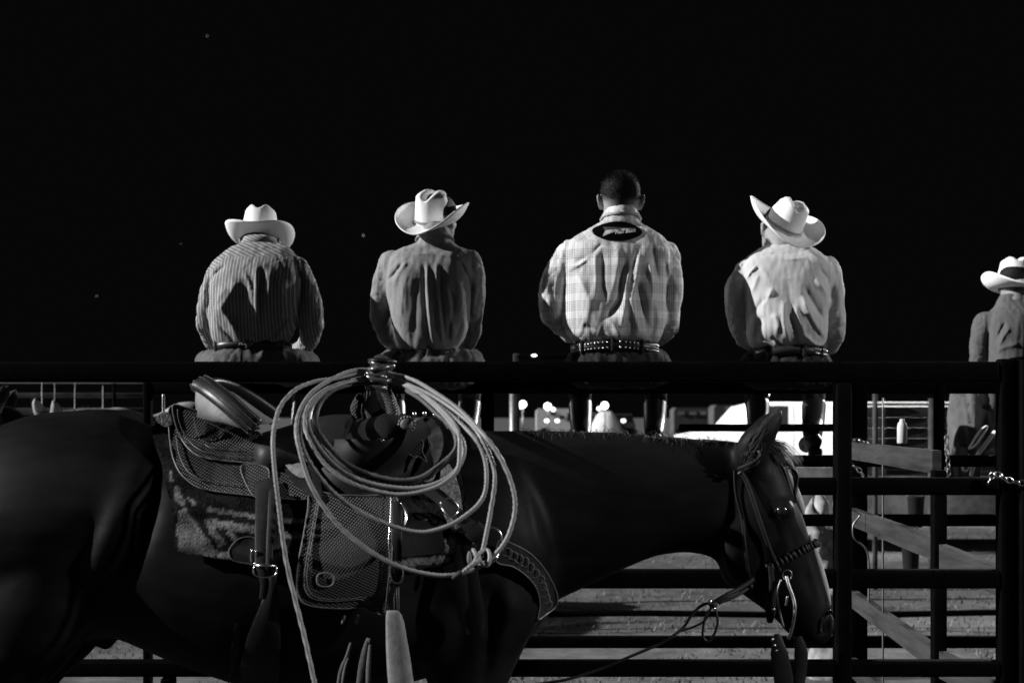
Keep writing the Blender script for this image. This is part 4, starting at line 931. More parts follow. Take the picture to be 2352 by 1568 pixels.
def person(cfg):
    Y0 = cfg['Y']; root = thing('person', P(cfg['seat'][0], cfg['seat'][1], Y0), cfg['label'], 'person', cfg.get('group'))
    arms = cfg['arms']; rows = cfg['rows']
    # ---- shirt
    bm = bmesh.new(); torso_loft(bm, rows, Y0)
    A3 = []
    for arm in arms:
        pts = [P(x, y, Y0+dy) for x, y, dy, r in arm]; rr = [a[3] for a in arm]; limb(bm, pts, rr, 18, 5); A3.append((pts, rr))
    if 'collar' in cfg:
        for (x, y, dy, r) in cfg['collar'][:0]: pass
        limb(bm, [P(x, y, Y0+dy) for x, y, dy, r in cfg['collar']], [c_[3] for c_ in cfg['collar']], 18, 3)
    me = remesh(bm, .0065, 4, .6)
    co = get_co(me); no = get_no(me); q = to_px(co); back = np.clip(-no[:, 1]*2.2+.25, 0, 1)
    for f in cfg['folds']:
        pts, wd, am = f; pts = catmull(pts, 4); d, par = dist_poly(q, pts)
        co[:, 1] -= am*1.05*np.exp(-(d/wd)**1.35)*back*np.clip(np.sin(np.clip(par, .0, 1)**.8*math.pi)*1.35+.04, 0, 1)
    # cloth wrinkles of the sleeves and a fine overall rumple
    wr = fnoise(co*np.array([1, 1, .55]), 10, cfg['seed'])*.006+fnoise(co*np.array([1.4, 1, .35]), 34, cfg['seed']+3)*.0030-.0016*np.clip(1-np.abs(fnoise(co*np.array([1.7, 1, .45]), 15, cfg['seed']+8))*9, 0, 1)
    xs_l, xs_r = cfg.get('cuts', (0, 9999)); slv = ((q[:, 0] < xs_l) | (q[:, 0] > xs_r)).astype(float)
    ring_ = -.0028*slv*np.clip(1-np.abs(fnoise(co*np.array([1, 1, 1.5])+np.array([0, 0, .3]), 13, cfg['seed']+5))*7, 0, 1)
    co += no*(wr*(.8+.8*slv)+ring_)[:, None]*cfg.get('rumple', 1.0)
    set_co(me, co)
    # cloth pattern coordinates
    pat = np.zeros((len(co), 3)); cx = (cfg['seat'][0]-1176)/F*Y0; q = to_px(co)
    pat[:, 0] = co[:, 0]-cx; pat[:, 1] = co[:, 2]
    if cfg.get('yoke'):
        d, par = dist_poly(q, cfg['yoke']); yk_ = np.interp(q[:, 0], [a[0] for a in cfg['yoke']], [a[1] for a in cfg['yoke']]); m_ = q[:, 1] < yk_
        sgn = np.sign(pat[:, 0]); 
        if cfg.get('yokev'):
            u = (pat[:, 1]*.87+np.abs(pat[:, 0])*.5); v = pat[:, 1]*-.5*1+np.abs(pat[:, 0])*.87
        else: u = pat[:, 1]*.88+pat[:, 0]*.45; v = pat[:, 0]*.88-pat[:, 1]*.45
        pat[m_, 0] = u[m_]; pat[m_, 1] = v[m_]
    at = me.attributes.new('pat', 'FLOAT_VECTOR', 'POINT'); at.data.foreach_set('vector', pat.astype(np.float32).ravel())
    shirt = mesh_obj('shirt', me, M[cfg['shirt']], root)
    SBV = BVHTree.FromPolygons([tuple(Vector(v.co)+worldpos(shirt)) for v in me.vertices], [tuple(p.vertices) for p in me.polygons])
    # ---- body (one continuous figure)
    bm = bmesh.new(); torso_loft(bm, rows, Y0, .86)
    for i, (pts, rr) in enumerate(A3):
        limb(bm, pts, [r*.72 for r in rr], 14, 4)
        d = (pts[-1]-pts[-2]).normalized(); s = -1 if i == 0 else 1
        hd_ = cfg.get('handdir', (0, .6, -.5)); add_hand(bm, pts[-1]+d*.02, Vector(hd_)+Vector((-s*.35, 0, 0)), (0, .35, 1), s)
    hc = P(*cfg['head'][0:2], Y0+cfg['head'][2]); HM = basis(*cfg['head'][3]); hs = cfg['head'][4]
    add_head(bm, hc, HM, hs)
    nk = [P(x, y, Y0+dy) for x, y, dy, r in cfg['neck']]; limb(bm, nk, [a[3] for a in cfg['neck']], 18, 4)
    for leg in cfg['legs']: limb(bm, [P(x, y, Y0+dy) for x, y, dy, r in leg], [a[3]*.8 for a in leg], 14, 4)
    me = remesh(bm, .007, 2, .5); body = mesh_obj('body', me, M['skin'], root)
    for s in (-1, 1):
        b2 = bmesh.new(); ellipsoid(b2, hc+HM @ Vector((s*.030*hs, .086*hs, .012*hs)), .012*hs, .010*hs, .010*hs, HM, 12, 8); bm_obj('eye', b2, M['eye'], root)
    for (cy0, cy1, cx_, cw0, cw1, cdy, lean) in cfg.get('collars', ()):
        b2 = bmesh.new(); rg_ = []
        for (yy, ww, g) in ((cy1, cw1+5, 0), (cy0+4, cw0, 0), (cy0, cw0-1, 0), (cy0+3, cw0-6, 0), (cy1, cw1-4, 0)):
            f = (cy1-yy)/max(1, cy1-cy0); c = P(cx_, yy, Y0+cdy+lean*f); rw = ww/2/F*Y0; rg_.append([c+Vector((math.cos(t_)*rw, math.sin(t_)*rw*1.02, (.010*(1-math.sin(t_))-.012*(1+math.sin(t_))*0-.02*max(0, math.sin(t_))))) for t_ in [2*math.pi*j/32 for j in range(32)]])
        ring_loft(b2, rg_, cap=False, closed=True); cl_ = bm_obj('collar', b2, M['white' if cfg['shirt'] == 'plaid' else cfg['shirt']], root)
        pa = np.zeros((len(cl_.data.vertices), 3)); cc_ = get_co(cl_.data); pa[:, 0] = cc_[:, 2]+.5*cc_[:, 0]; pa[:, 1] = .03
        if cfg['shirt'] == 'plaid': pa[:, 0] = cc_[:, 0]+.043; pa[:, 1] = .10
        at2 = cl_.data.attributes.new('pat', 'FLOAT_VECTOR', 'POINT'); at2.data.foreach_set('vector', pa.astype(np.float32).ravel())
    # ---- hair
    b2 = bmesh.new(); ring_loft(b2, [xf(r, HM, hc) for r in head_rings(hs, .004)]); me = bpy.data.meshes.new('hair'); 
    # keep the skullcap only: drop the face and the area below the hairline
    b2.faces.ensure_lookup_table(); kill = []
    for f in b2.faces:
        l = HM.transposed() @ (f.calc_center_median()-hc)/hs
        if l.z < -.052+.10*max(0, (l.y+.02)/.1) or (l.y > .055 and l.z < .062): kill.append(f)
    bmesh.ops.delete(b2, geom=kill, context='FACES'); bmesh.ops.subdivide_edges(b2, edges=b2.edges[:], cuts=1, use_grid_fill=True)
    loc_ = [HM.transposed() @ (v.co-hc)/hs for v in b2.verts]; b2.to_mesh(me); b2.free()
    fade = [min(1, max(0, (.012-l.z)/.05*(.15+1.3*min(1, (abs(l.x)/.06)**1.5))+max(0, abs(l.x)-.05)*12*max(0, min(1, (.06-l.z)/.03)))) for l in loc_]
    a_ = me.attributes.new('fade', 'FLOAT', 'POINT'); a_.data.foreach_set('value', np.array(fade, dtype=np.float32))
    hob = mesh_obj('hair', me, M['hair'], root)
    if 'hat' not in cfg:
        rr_ = random.Random(4); b2 = bmesh.new(); base_ = worldpos(hob)
        for p_ in me.polygons:
            c0 = p_.center+base_; l = HM.transposed() @ (c0-hc)/hs
            if l.z < .0: continue
            for k in range(3):
                a_ = me.vertices[p_.vertices[k]].co.lerp(me.vertices[p_.vertices[(k+2) % len(p_.vertices)]].co, rr_.random())+base_
                n_ = (p_.normal+Vector((rr_.gauss(0, .5), rr_.gauss(0, .5), rr_.gauss(0, .5)+.3))).normalized(); t_ = n_.orthogonal()*.0009; L_ = rr_.uniform(.006, .013)*(1.2 if l.z > .07 else .7)
                b2.faces.new((b2.verts.new(a_-t_), b2.verts.new(a_+t_), b2.verts.new(a_+n_*L_)))
        tag(bm_obj('stubble', b2, M['mane'], hob), kind='stuff')
    # ---- trousers
    bm = bmesh.new(); torso_loft(bm, cfg['pelvis'], Y0, 1, 2.6)
    for leg in cfg['legs']: limb(bm, [P(x, y, Y0+dy) for x, y, dy, r in leg[:-1]], [a[3] for a in leg[:-1]], 16, 4)
    me = remesh(bm, .009, 3, .6); co = get_co(me); no = get_no(me); co += no*(fnoise(co*np.array([2.2, 1, .35]), 16, cfg['seed']+9)*.008-.006*np.clip(1-np.abs(fnoise(co*np.array([1.8, 1, .4]), 12, cfg['seed']+11))*7, 0, 1))[:, None]; set_co(me, co)
    tr = mesh_obj('trousers', me, M[cfg['trousers']], root)
    for leg in cfg['legs']:
        x, y, dy, r = leg[-1]; a = P(x, y, Y0+dy); b2 = bmesh.new(); k = P(*leg[-2][:2], Y0+leg[-2][2])
        limb(b2, [k, (k+a)/2, a+Vector((0, .0, .05))], [.058, .052, .045], 14, 3); limb(b2, [a+Vector((0, -.05, .02)), a+Vector((0, .04, .012)), a+Vector((0, .13, .0)), a+Vector((0, .19, -.005))], [.036, .038, .040, .022], 14, 3)
        box(b2, a+Vector((0, -.06, -.03)), .06, .055, .035, bev=.006); me = remesh(b2, .008, 2); mesh_obj('boot', me, M['boot'], root)
    # ---- belt
    if 'belt' in cfg:
        bm = bmesh.new(); rings = []
        y_, xl, xr, dy, hd, h_, sag = cfg['belt']; Y = Y0+dy; a, b_ = P(xl, y_, Y), P(xr, y_, Y); c = (a+b_)/2; rx = (b_.x-a.x)/2
        def bp(t_, z, g): 
            e_ = 2.5; ct, st_ = math.cos(t_), math.sin(t_); return c+Vector((math.copysign(abs(ct)**(2/e_), ct)*(rx+g), math.copysign(abs(st_)**(2/e_), st_)*(hd+g), z+sag*(1-abs(ct))*(-1 if st_ < 0 else 1)))
        for i in range(48):
            t_ = 2*math.pi*i/48; rings.append([bp(t_, -h_/2, 0), bp(t_, -h_/2, .004), bp(t_, h_/2, .004), bp(t_, h_/2, 0)])
        ring_loft(bm, rings, closed=True); be = bm_obj('belt', bm, M['belt'], root)
        for t_ in cfg.get('loops', (-2.5, -1.57, -.65)):
            bm = bmesh.new(); p = bp(t_, 0, .007); box(bm, p, .014, .006, h_+.016, bev=.002); bm_obj('belt_loop', bm, M[cfg['trousers']], be)
        if cfg.get('studs'):
            rows_, n_, r_, rng_ = cfg['studs']
            for zz in rows_:
                for i in range(n_):
                    t_ = rng_[0]+(rng_[1]-rng_[0])*(i+.5)/n_
                    if any(abs(t_-a_) < .05 for a_ in cfg.get('loops', ())): continue
                    bm = bmesh.new(); ellipsoid(bm, bp(t_, zz, .006), r_, r_*.8, r_, seg=8, rings=6); bm_obj('stud', bm, M['silver'], be)
        cfg['_belt'] = (be, bp)
    if 'hat' in cfg:
        h = cfg['hat']; hat_meshes(P(h['c'][0], h['c'][1], Y0+h['c'][2]), (Matrix.Rotation(R(h['rot'][1]), 3, 'X') @ Matrix.Rotation(R(h['rot'][2]), 3, 'Y') @ Matrix.Rotation(R(h['rot'][0]), 3, 'Z')), h['sc'], M[h.get('m', 'straw')], root, **h.get('kw', {}))
    return root, shirt, SBV, body
GR = 'men sitting in a row on the rear rail'
def legs(xl, xr, spread=24, kneey=838, bootL=None, bootR=None, r=.085, kd=.46):
    a = [(xl, 846, .02, r*1.05), (xl-spread*.6, 842, .22, r*.95), (xl-spread, kneey, kd, r*.74), (xl-spread*.8, 930, kd-.05, r*.66), (bootL or xl-spread*.4, 1022, .22, .045)]
    b = [(xr, 846, .02, r*1.05), (xr+spread*.6, 842, .22, r*.95), (xr+spread, kneey, kd, r*.74), (xr+spread*.8, 930, kd-.05, r*.66), (bootR or xr+spread*.4, 1022, .22, .045)]
    return [a, b]
# man 1
m1 = dict(Y=6.42, seat=(590, 876), seed=1, group=GR, shirt='pin', trousers='denim', cuts=(482, 690),
  label='man in a white hat and pinstriped shirt, bowed forward, leftmost of the row',
  rows=[(560, 552, 640, .16, .055), (568, 530, 664, .13, .09), (582, 512, 676, .10, .12), (600, 492, 690, .07, .14), (625, 486, 694, .04, .155), (660, 478, 694, .02, .165), (700, 480, 688, .01, .165), (740, 480, 682, .02, .155), (768, 484, 672, .03, .145), (788, 492, 662, .04, .135), (800, 502, 650, .05, .125)],
  arms=[[(508, 622, .04, .062), (490, 670, .02, .060), (480, 715, .04, .054), (478, 756, .14, .048), (496, 792, .30, .042), (520, 806, .42, .036)],
        [(680, 622, .04, .066), (702, 668, .03, .062), (712, 720, .05, .060), (714, 760, .14, .052), (704, 790, .28, .044), (680, 806, .42, .036)]],
  neck=[(596, 592, .12, .075), (597, 575, .20, .062), (598, 565, .28, .060)], head=(598, 562, .32, (0, -38, 0), 1.0), collars=[(553, 574, 597, 80, 100, .20, .03)],
  pelvis=[(782, 506, 656, .05, .12), (800, 500, 664, .05, .135), (820, 484, 680, .04, .15), (845, 476, 690, .03, .15), (868, 480, 686, .03, .14), (880, 500, 660, .03, .11)],
  legs=legs(512, 668, 38, kneey=842), belt=(797, 494, 668, .05, .14, .036, -.012),
  yoke=[(430, 640), (480, 625), (520, 588), (590, 590), (660, 588), (700, 620), (760, 640)], yokev=False,
  folds=[([(500, 680), (480, 740), (486, 780)], 7, -.012), ([(517, 608), (482, 640), (477, 680), (484, 735)], 5, -.024), ([(676, 612), (692, 640), (694, 680), (682, 730)], 5, -.024),
         ([(545, 645), (520, 690), (500, 720)], 14, .014), ([(560, 640), (552, 700), (562, 780)], 26, -.011), ([(588, 600), (590, 680), (592, 790)], 7, .014), ([(604, 610), (600, 700), (596, 790)], 5, -.012),
         ([(500, 700), (530, 740), (560, 796)], 9, .016), ([(490, 730), (520, 765), (548, 790)], 6, -.010), ([(680, 700), (650, 745), (600, 790)], 8, -.012), ([(670, 725), (640, 768), (620, 792)], 7, .012),
         ([(520, 660), (495, 700), (485, 730)], 10, .012), ([(640, 640), (650, 700), (640, 760)], 22, .016), ([(560, 620), (575, 660), (580, 700)], 5, .008), ([(620, 620), (616, 680), (610, 760)], 8, .009)],
  hat=dict(c=(596, 552, .335), rot=(0, -15, 1.0), sc=1.05, kw=dict(curl=.060, brim=.094, crown_h=.150, dip=-.004, band=False)))
r1, s1, b1, _ = person(m1)
# man 2
m2 = dict(Y=6.42, seat=(985, 876), seed=2, group=GR, shirt='dots', trousers='denim', cuts=(880, 1082), label='man in a light straw hat and dotted grey shirt, second in the row, looking right',
  rows=[(552, 966, 1034, .03, .05), (562, 944, 1046, .03, .07), (574, 915, 1072, .03, .09), (590, 896, 1086, .02, .115), (615, 888, 1088, .01, .135), (650, 886, 1086, 0, .145), (690, 892, 1083, 0, .15), (730, 900, 1076, .0, .145), (765, 906, 1072, .01, .135), (795, 916, 1054, .02, .125), (812, 930, 1040, .03, .115)],
  arms=[[(898, 606, .02, .062), (882, 650, .02, .056), (876, 700, .05, .050), (878, 745, .14, .045), (900, 785, .30, .04), (930, 800, .42, .034)],
        [(1074, 606, .02, .066), (1086, 650, .01, .058), (1086, 705, .03, .050), (1084, 750, .12, .046), (1074, 785, .26, .042), (1052, 800, .40, .036)]],
  collar=[(996, 566, .02, .080), (998, 550, .03, .074), (999, 541, .035, .072)],
  collars=[(534, 556, 998, 72, 86, .045, .02)], neck=[(998, 570, .03, .07), (999, 545, .05, .064), (1002, 520, .08, .062)], head=(1004, 506, .10, (-28, 4, 4), 1.02),
  pelvis=[(795, 926, 1050, .03, .11), (815, 914, 1062, .03, .125), (835, 900, 1082, .02, .145), (862, 890, 1092, .02, .145), (884, 900, 1086, .02, .13), (894, 930, 1060, .02, .10)],
  legs=legs(920, 1062, 20), belt=(815, 922, 1052, .03, .118, .032, -.012),
  folds=[([(980, 600), (984, 700), (998, 810)], 5, .012), ([(974, 605), (976, 700), (988, 815)], 5, -.014), ([(1002, 600), (1006, 680), (1018, 800)], 4, .014), ([(1010, 620), (1014, 700), (1026, 800)], 6, -.013),
         ([(1056, 600), (1076, 640), (1080, 690), (1074, 735)], 5, -.022), ([(1030, 660), (1040, 700), (1030, 790)], 6, -.016), ([(1024, 650), (1034, 700), (1040, 790)], 5, .013), ([(936, 600), (915, 630), (905, 660)], 6, .010), ([(925, 604), (900, 634), (886, 648)], 4, -.016),
         ([(940, 610), (924, 680), (920, 750)], 12, .008), ([(960, 640), (955, 720), (950, 800)], 14, -.010), ([(1045, 630), (1060, 680), (1058, 750)], 12, .010), ([(1060, 740), (1045, 780), (1030, 800)], 5, -.012), ([(945, 585), (990, 582), (1040, 592)], 3, .004)],
  hat=dict(c=(997, 506, .095), rot=(-22, 25, -3), sc=1.0, kw=dict(curlL=.060, curlR=.085, brim=.10, crown_h=.138, dip=.0)))
r2, s2, b2_, _ = person(m2)
# man 3
m3 = dict(Y=6.42, seat=(1408, 876), seed=3, group=GR, shirt='plaid', trousers='dark_denim', cuts=(1296, 1532), label='bareheaded man with short hair and a plaid shirt, third in the row', rumple=1.1,
  rows=[(508, 1386, 1466, .02, .06), (520, 1364, 1486, .02, .075), (534, 1336, 1508, .015, .10), (552, 1310, 1530, .01, .12), (580, 1298, 1546, 0, .135), (620, 1296, 1542, -.005, .15), (660, 1296, 1534, -.01, .155), (700, 1294, 1530, -.01, .16), (735, 1294, 1528, -.01, .165), (765, 1302, 1520, -.01, .16), (784, 1320, 1512, 0, .145), (794, 1340, 1496, .01, .12)],
  arms=[[(1314, 586, .02, .075), (1286, 625, .0, .068), (1268, 670, -.01, .062), (1266, 712, .0, .058), (1282, 740, .12, .050), (1310, 770, .26, .042)],
        [(1530, 590, .02, .070), (1540, 640, .0, .058), (1540, 690, .0, .052), (1534, 735, .02, .050), (1524, 765, .16, .046), (1500, 780, .28, .04)]],
  collar=[(1426, 520, .02, .085), (1427, 504, .025, .078), (1427, 492, .03, .077)],
  collars=[(486, 508, 1426, 76, 92, .04, .02)], neck=[(1427, 520, .03, .07), (1427, 495, .04, .070), (1426, 480, .06, .072)], head=(1425, 463, .06, (0, 2, 0), 1.1),
  pelvis=[(780, 1322, 1500, 0, .12), (800, 1312, 1508, 0, .13), (825, 1302, 1534, 0, .145), (855, 1300, 1540, 0, .145), (880, 1310, 1530, 0, .13), (892, 1340, 1500, 0, .10)],
  legs=legs(1338, 1500, 6), belt=(803, 1312, 1510, .0, .142, .044, -.018), loops=(-2.35, -1.62, -1.05),
  studs=((-.012, .012), 30, .0045, (-2.9, -.25)), handdir=(0, .9, .1),
  yoke=[(1240, 560), (1361, 552), (1378, 560), (1426, 586), (1470, 556), (1560, 560), (1600, 560)], yokev=True,
  folds=[([(1440, 590), (1428, 640), (1424, 690), (1400, 720), (1388, 750)], 9, -.024), ([(1455, 600), (1440, 650), (1432, 720), (1420, 780)], 8, .018), ([(1475, 560), (1450, 620), (1440, 680)], 7, -.012), ([(1470, 565), (1462, 640), (1448, 700)], 6, .014),
         ([(1320, 600), (1350, 590), (1385, 556)], 5, -.012), ([(1300, 625), (1340, 600), (1370, 570)], 4, .012), ([(1320, 620), (1352, 690), (1345, 740)], 12, .014), ([(1365, 570), (1368, 640), (1366, 700)], 9, .010), ([(1384, 570), (1384, 650), (1395, 700)], 9, -.010),
         ([(1498, 560), (1508, 620), (1516, 650)], 5, -.013), ([(1490, 600), (1500, 660), (1490, 720)], 10, .016), ([(1462, 640), (1476, 700), (1488, 760)], 7, -.016), ([(1450, 680), (1462, 740), (1475, 780)], 9, .014), ([(1505, 690), (1512, 740), (1500, 780)], 9, .014),
         ([(1528, 600), (1534, 660), (1528, 720)], 5, -.022), ([(1545, 640), (1540, 690), (1536, 720)], 6, -.010), ([(1390, 730), (1412, 750), (1430, 785)], 8, .014), ([(1340, 745), (1380, 760), (1400, 785)], 7, -.012), ([(1415, 560), (1420, 610), (1405, 680)], 8, .010), ([(1296, 640), (1300, 700), (1298, 750)], 6, -.016), ([(1520, 560), (1535, 600), (1538, 640)], 7, .010)])
r3, s3, b3, body3 = person(m3)
# man 4
m4 = dict(Y=6.42, seat=(1812, 876), seed=4, group=GR, shirt='white', trousers='dark_denim', cuts=(1708, 1904), label='man in a pale plain shirt and tilted white hat, rightmost of the row of four',
  rows=[(560, 1772, 1838, .08, .05), (566, 1752, 1858, .07, .075), (580, 1728, 1880, .06, .10), (598, 1708, 1900, .04, .125), (622, 1700, 1912, .03, .14), (655, 1704, 1912, .015, .15), (695, 1712, 1904, .0, .155), (735, 1716, 1902, -.01, .155), (765, 1716, 1900, -.01, .15), (788, 1722, 1894, 0, .14), (806, 1740, 1876, .01, .12)],
  arms=[[(1714, 622, .03, .058), (1694, 665, .02, .052), (1690, 712, .04, .048), (1696, 750, .12, .044), (1714, 780, .26, .040), (1740, 796, .38, .036)],
        [(1898, 620, .03, .060), (1914, 660, .01, .052), (1917, 700, .0, .047), (1918, 742, .02, .048), (1914, 772, .08, .046), (1904, 796, .22, .04)]],
  neck=[(1796, 572, .06, .07), (1790, 552, .10, .062), (1786, 535, .14, .062)], head=(1790, 530, .16, (10, 4, 8), .98),
  pelvis=[(795, 1736, 1880, 0, .11), (812, 1728, 1892, 0, .125), (835, 1716, 1908, 0, .14), (862, 1706, 1916, 0, .14), (884, 1716, 1906, 0, .13), (894, 1740, 1880, 0, .10)],
  legs=legs(1742, 1868, 2, bootL=1744, bootR=1866), belt=(812, 1732, 1894, 0, .132, .038, -.012), loops=(-2.3, -1.4, -.8),
  studs=((-.009, .009), 20, .0042, (-1.1, -.1)),
  folds=[([(1812, 640), (1818, 700), (1840, 780)], 18, -.009), ([(1846, 655), (1872, 700), (1896, 740)], 7, -.014), ([(1842, 680), (1868, 740), (1896, 780)], 8, .018), ([(1854, 720), (1876, 760), (1890, 780)], 6, -.014), ([(1848, 770), (1872, 792), (1902, 790)], 7, .018),
         ([(1870, 640), (1896, 670), (1900, 720)], 7, .012), ([(1885, 618), (1908, 650), (1910, 690)], 5, -.014), ([(1738, 610), (1720, 628), (1712, 645)], 3.5, .016), ([(1742, 630), (1730, 660), (1720, 680)], 5, .008), ([(1746, 612), (1765, 640), (1772, 660)], 8, .006), ([(1775, 660), (1760, 690), (1745, 705)], 6, .014), ([(1770, 680), (1745, 700), (1730, 725)], 7, -.014),
         ([(1776, 720), (1786, 745), (1782, 765)], 8, .012), ([(1750, 725), (1740, 760), (1735, 790)], 9, -.014), ([(1800, 690), (1800, 740), (1812, 790)], 7, .014), ([(1815, 720), (1830, 760), (1840, 800)], 5, -.013), ([(1824, 700), (1842, 750), (1850, 795)], 6, .013), ([(1742, 780), (1775, 795), (1800, 812)], 4, .014), ([(1775, 780), (1795, 800), (1830, 808)], 4, .012), ([(1772, 772), (1790, 790), (1806, 800)], 5, -.010),
         ([(1903, 700), (1902, 740), (1900, 780)], 5, -.018), ([(1908, 755), (1925, 752), (1940, 745)], 4, -.010), ([(1760, 585), (1810, 596), (1860, 588)], 4, .004), ([(1770, 800), (1830, 812), (1890, 800)], 6, .008)],
  hat=dict(c=(1798, 521, .13), rot=(2, 27, 22), sc=1.04, m='straw', kw=dict(curlL=.050, curlR=.066, brim=.118, crown_h=.13, crease=.036, dip=.0)))
r4, s4, b4, _ = person(m4)
# man 5, further back at the right edge
m5 = dict(Y=7.7, seat=(2325, 900), seed=5, shirt='grey', trousers='dark_denim', cuts=(2270, 2380), label='man in a white hat and grey shirt at the right edge, furthest back',
  rows=[(676, 2300, 2362, .04, .05), (688, 2292, 2372, .04, .07), (704, 2286, 2386, .03, .09), (722, 2268, 2398, .02, .12), (745, 2262, 2400, .01, .14), (780, 2264, 2396, 0, .15), (820, 2268, 2392, 0, .15), (855, 2272, 2388, 0, .14), (880, 2280, 2380, .02, .12)],
  arms=[[(2264, 742, .02, .066), (2252, 780, .02, .058), (2250, 830, .06, .052), (2256, 860, .2, .045), (2280, 880, .34, .04)], [(2398, 742, .02, .066), (2410, 780, .02, .058), (2412, 830, .06, .052), (2404, 860, .2, .045), (2380, 880, .34, .04)]],
  neck=[(2330, 700, .03, .07), (2330, 684, .05, .062), (2330, 672, .07, .062)], head=(2330, 654, .08, (-10, 0, 0), 1.05),
  pelvis=[(865, 2284, 2378, .02, .11), (885, 2276, 2386, .02, .14), (910, 2272, 2390, .02, .14), (930, 2286, 2376, .02, .1)],
  legs=[[(2290, 905, .0, .09), (2270, 900, -.2, .085), (2252, 900, -.42, .075), (2232, 960, -.5, .062), (2212, 1060, -.5, .045)], [(2370, 905, .02, .09), (2390, 905, -.2, .085), (2400, 905, -.42, .075), (2404, 960, -.46, .062), (2404, 1060, -.5, .045)]],
  folds=[([(2320, 750), (2300, 780), (2290, 810)], 5, .012), ([(2310, 740), (2292, 775)], 4, -.014), ([(2274, 760), (2270, 820)], 4, -.02), ([(2340, 790), (2300, 800), (2290, 815)], 5, .010)],
  hat=dict(c=(2329, 662, .085), rot=(-4, -1, 2), sc=1.12, m='felt', kw=dict(curlL=.075, curlR=.075, brim=.105, crown_h=.145, dip=.0, crease=.012)))
r5, s5, b5, _ = person(m5)
# pale chaps over his near leg, with white piped loops
def HY(px, py, Y=7.0): return P(px, py, Y)
bm = bmesh.new(); limb(bm, [HY(2262, 905, 7.35), HY(2244, 925, 7.1), HY(2232, 980, 7.05), HY(2214, 1050, 7.05), HY(2206, 1090, 7.05)], [.10, .125, .12, .10, .09], 18)
me = remesh(bm, .012, 2); co = get_co(me); no = get_no(me); co += no*(fnoise(co*np.array([2.2, 1, .5]), 9, 3)*.035-.02*np.clip(1-np.abs(fnoise(co*np.array([2, 1, .5]), 8, 6))*7, 0, 1))[:, None]; set_co(me, co); ch = mesh_obj('chaps', me, M['chaps'], r5)
bm = bmesh.new(); tube(bm, catmull([HY(2286, 990, 6.85), HY(2262, 1022, 6.85), HY(2242, 1050, 6.86), HY(2230, 1092, 6.88)], 5), .022, 10, flat=.4); bm_obj('piping', bm, M['white_vinyl'], ch)
for a in ([(2266, 978), (2250, 990), (2232, 1018), (2226, 1030), (2240, 1022), (2256, 1000), (2266, 984)], [(2222, 1046), (2212, 1060), (2212, 1078), (2222, 1080), (2230, 1064), (2228, 1048)]):
    bm = bmesh.new(); tube(bm, catmull([HY(x, y, 6.87) for x, y in a], 4, closed=True), .010, 8, flat=.5, cap=False); bm_obj('piping', bm, M['white_vinyl'], ch)
# printed collar patch of man 3
def sd(bvh, px, py, off, fb=6.3):
    return P(px, py, hit(px, py, fb, bvh)-off)
def drape_on(name, outline, m, parent, bvh, off, step=4, curve=True, th=.0008, smooth=3):
    return drape(name, outline, m, parent, off=off, step=step, th=th, smooth=smooth, fb=6.3, bvh=bvh, curve=curve)
el = [(1360, 530), (1366, 522), (1392, 512), (1417, 508), (1442, 511), (1466, 522), (1475, 533), (1468, 542), (1445, 550), (1417, 552), (1388, 549), (1368, 541)]
pt = drape_on('yoke_patch', el, M['patch'], s3, b3, .006)
drape_on('printed_wedge', [(1384, 543), (1390, 529), (1428, 525), (1455, 526), (1420, 530), (1400, 536)], M['print'], pt, b3, .0085, 3, curve=False)
drape_on('printed_stripe', [(1384, 521), (1420, 522), (1460, 524), (1462, 528), (1425, 525), (1389, 529)], M['print_dim'], pt, b3, .0085, 3, curve=False)
def text_on(body, px0, px1, py, slope, m, parent, bvh, off, size_px, shear=.3):
    cu = bpy.data.curves.new('t', 'FONT'); cu.body = body; cu.size = 1; cu.shear = shear; cu.align_x = 'LEFT'; cu.offset = .012
    o = link(bpy.data.objects.new('t', cu)); dg = bpy.context.evaluated_depsgraph_get(); dg.update(); me = bpy.data.meshes.new_from_object(o.evaluated_get(dg)); bpy.data.objects.remove(o)
    xs_ = [v.co.x for v in me.vertices]; x0, x1 = min(xs_), max(xs_)
    for v in me.vertices:
        px = px0+(v.co.x-x0)/(x1-x0)*(px1-px0); py_ = py-v.co.y*size_px+slope*(px-px0); v.co = P(px, py_, hit(px, py_, 6.3, bvh)-off) if bvh else parent['f'](px, py_)
    return mesh_obj('lettering', me, m, parent)
text_on('Fast Back', 1413, 1462, 537, -.10, M['print'], pt, b3, .011, 11)
# name on the belt of man 1
be, bp = m1['_belt']; cu = bpy.data.curves.new('t', 'FONT'); cu.body = 'Roy'; cu.size = 1; cu.shear = .45
o = link(bpy.data.objects.new('t', cu)); dg = bpy.context.evaluated_depsgraph_get(); dg.update(); me = bpy.data.meshes.new_from_object(o.evaluated_get(dg)); bpy.data.objects.remove(o)
x1 = max(v.co.x for v in me.vertices)
for v in me.vertices: v.co = bp(-1.57-.16+.28*v.co.x/x1, -.008+v.co.y*.026, .0065)
mesh_obj('lettering', me, M['thread'], be)

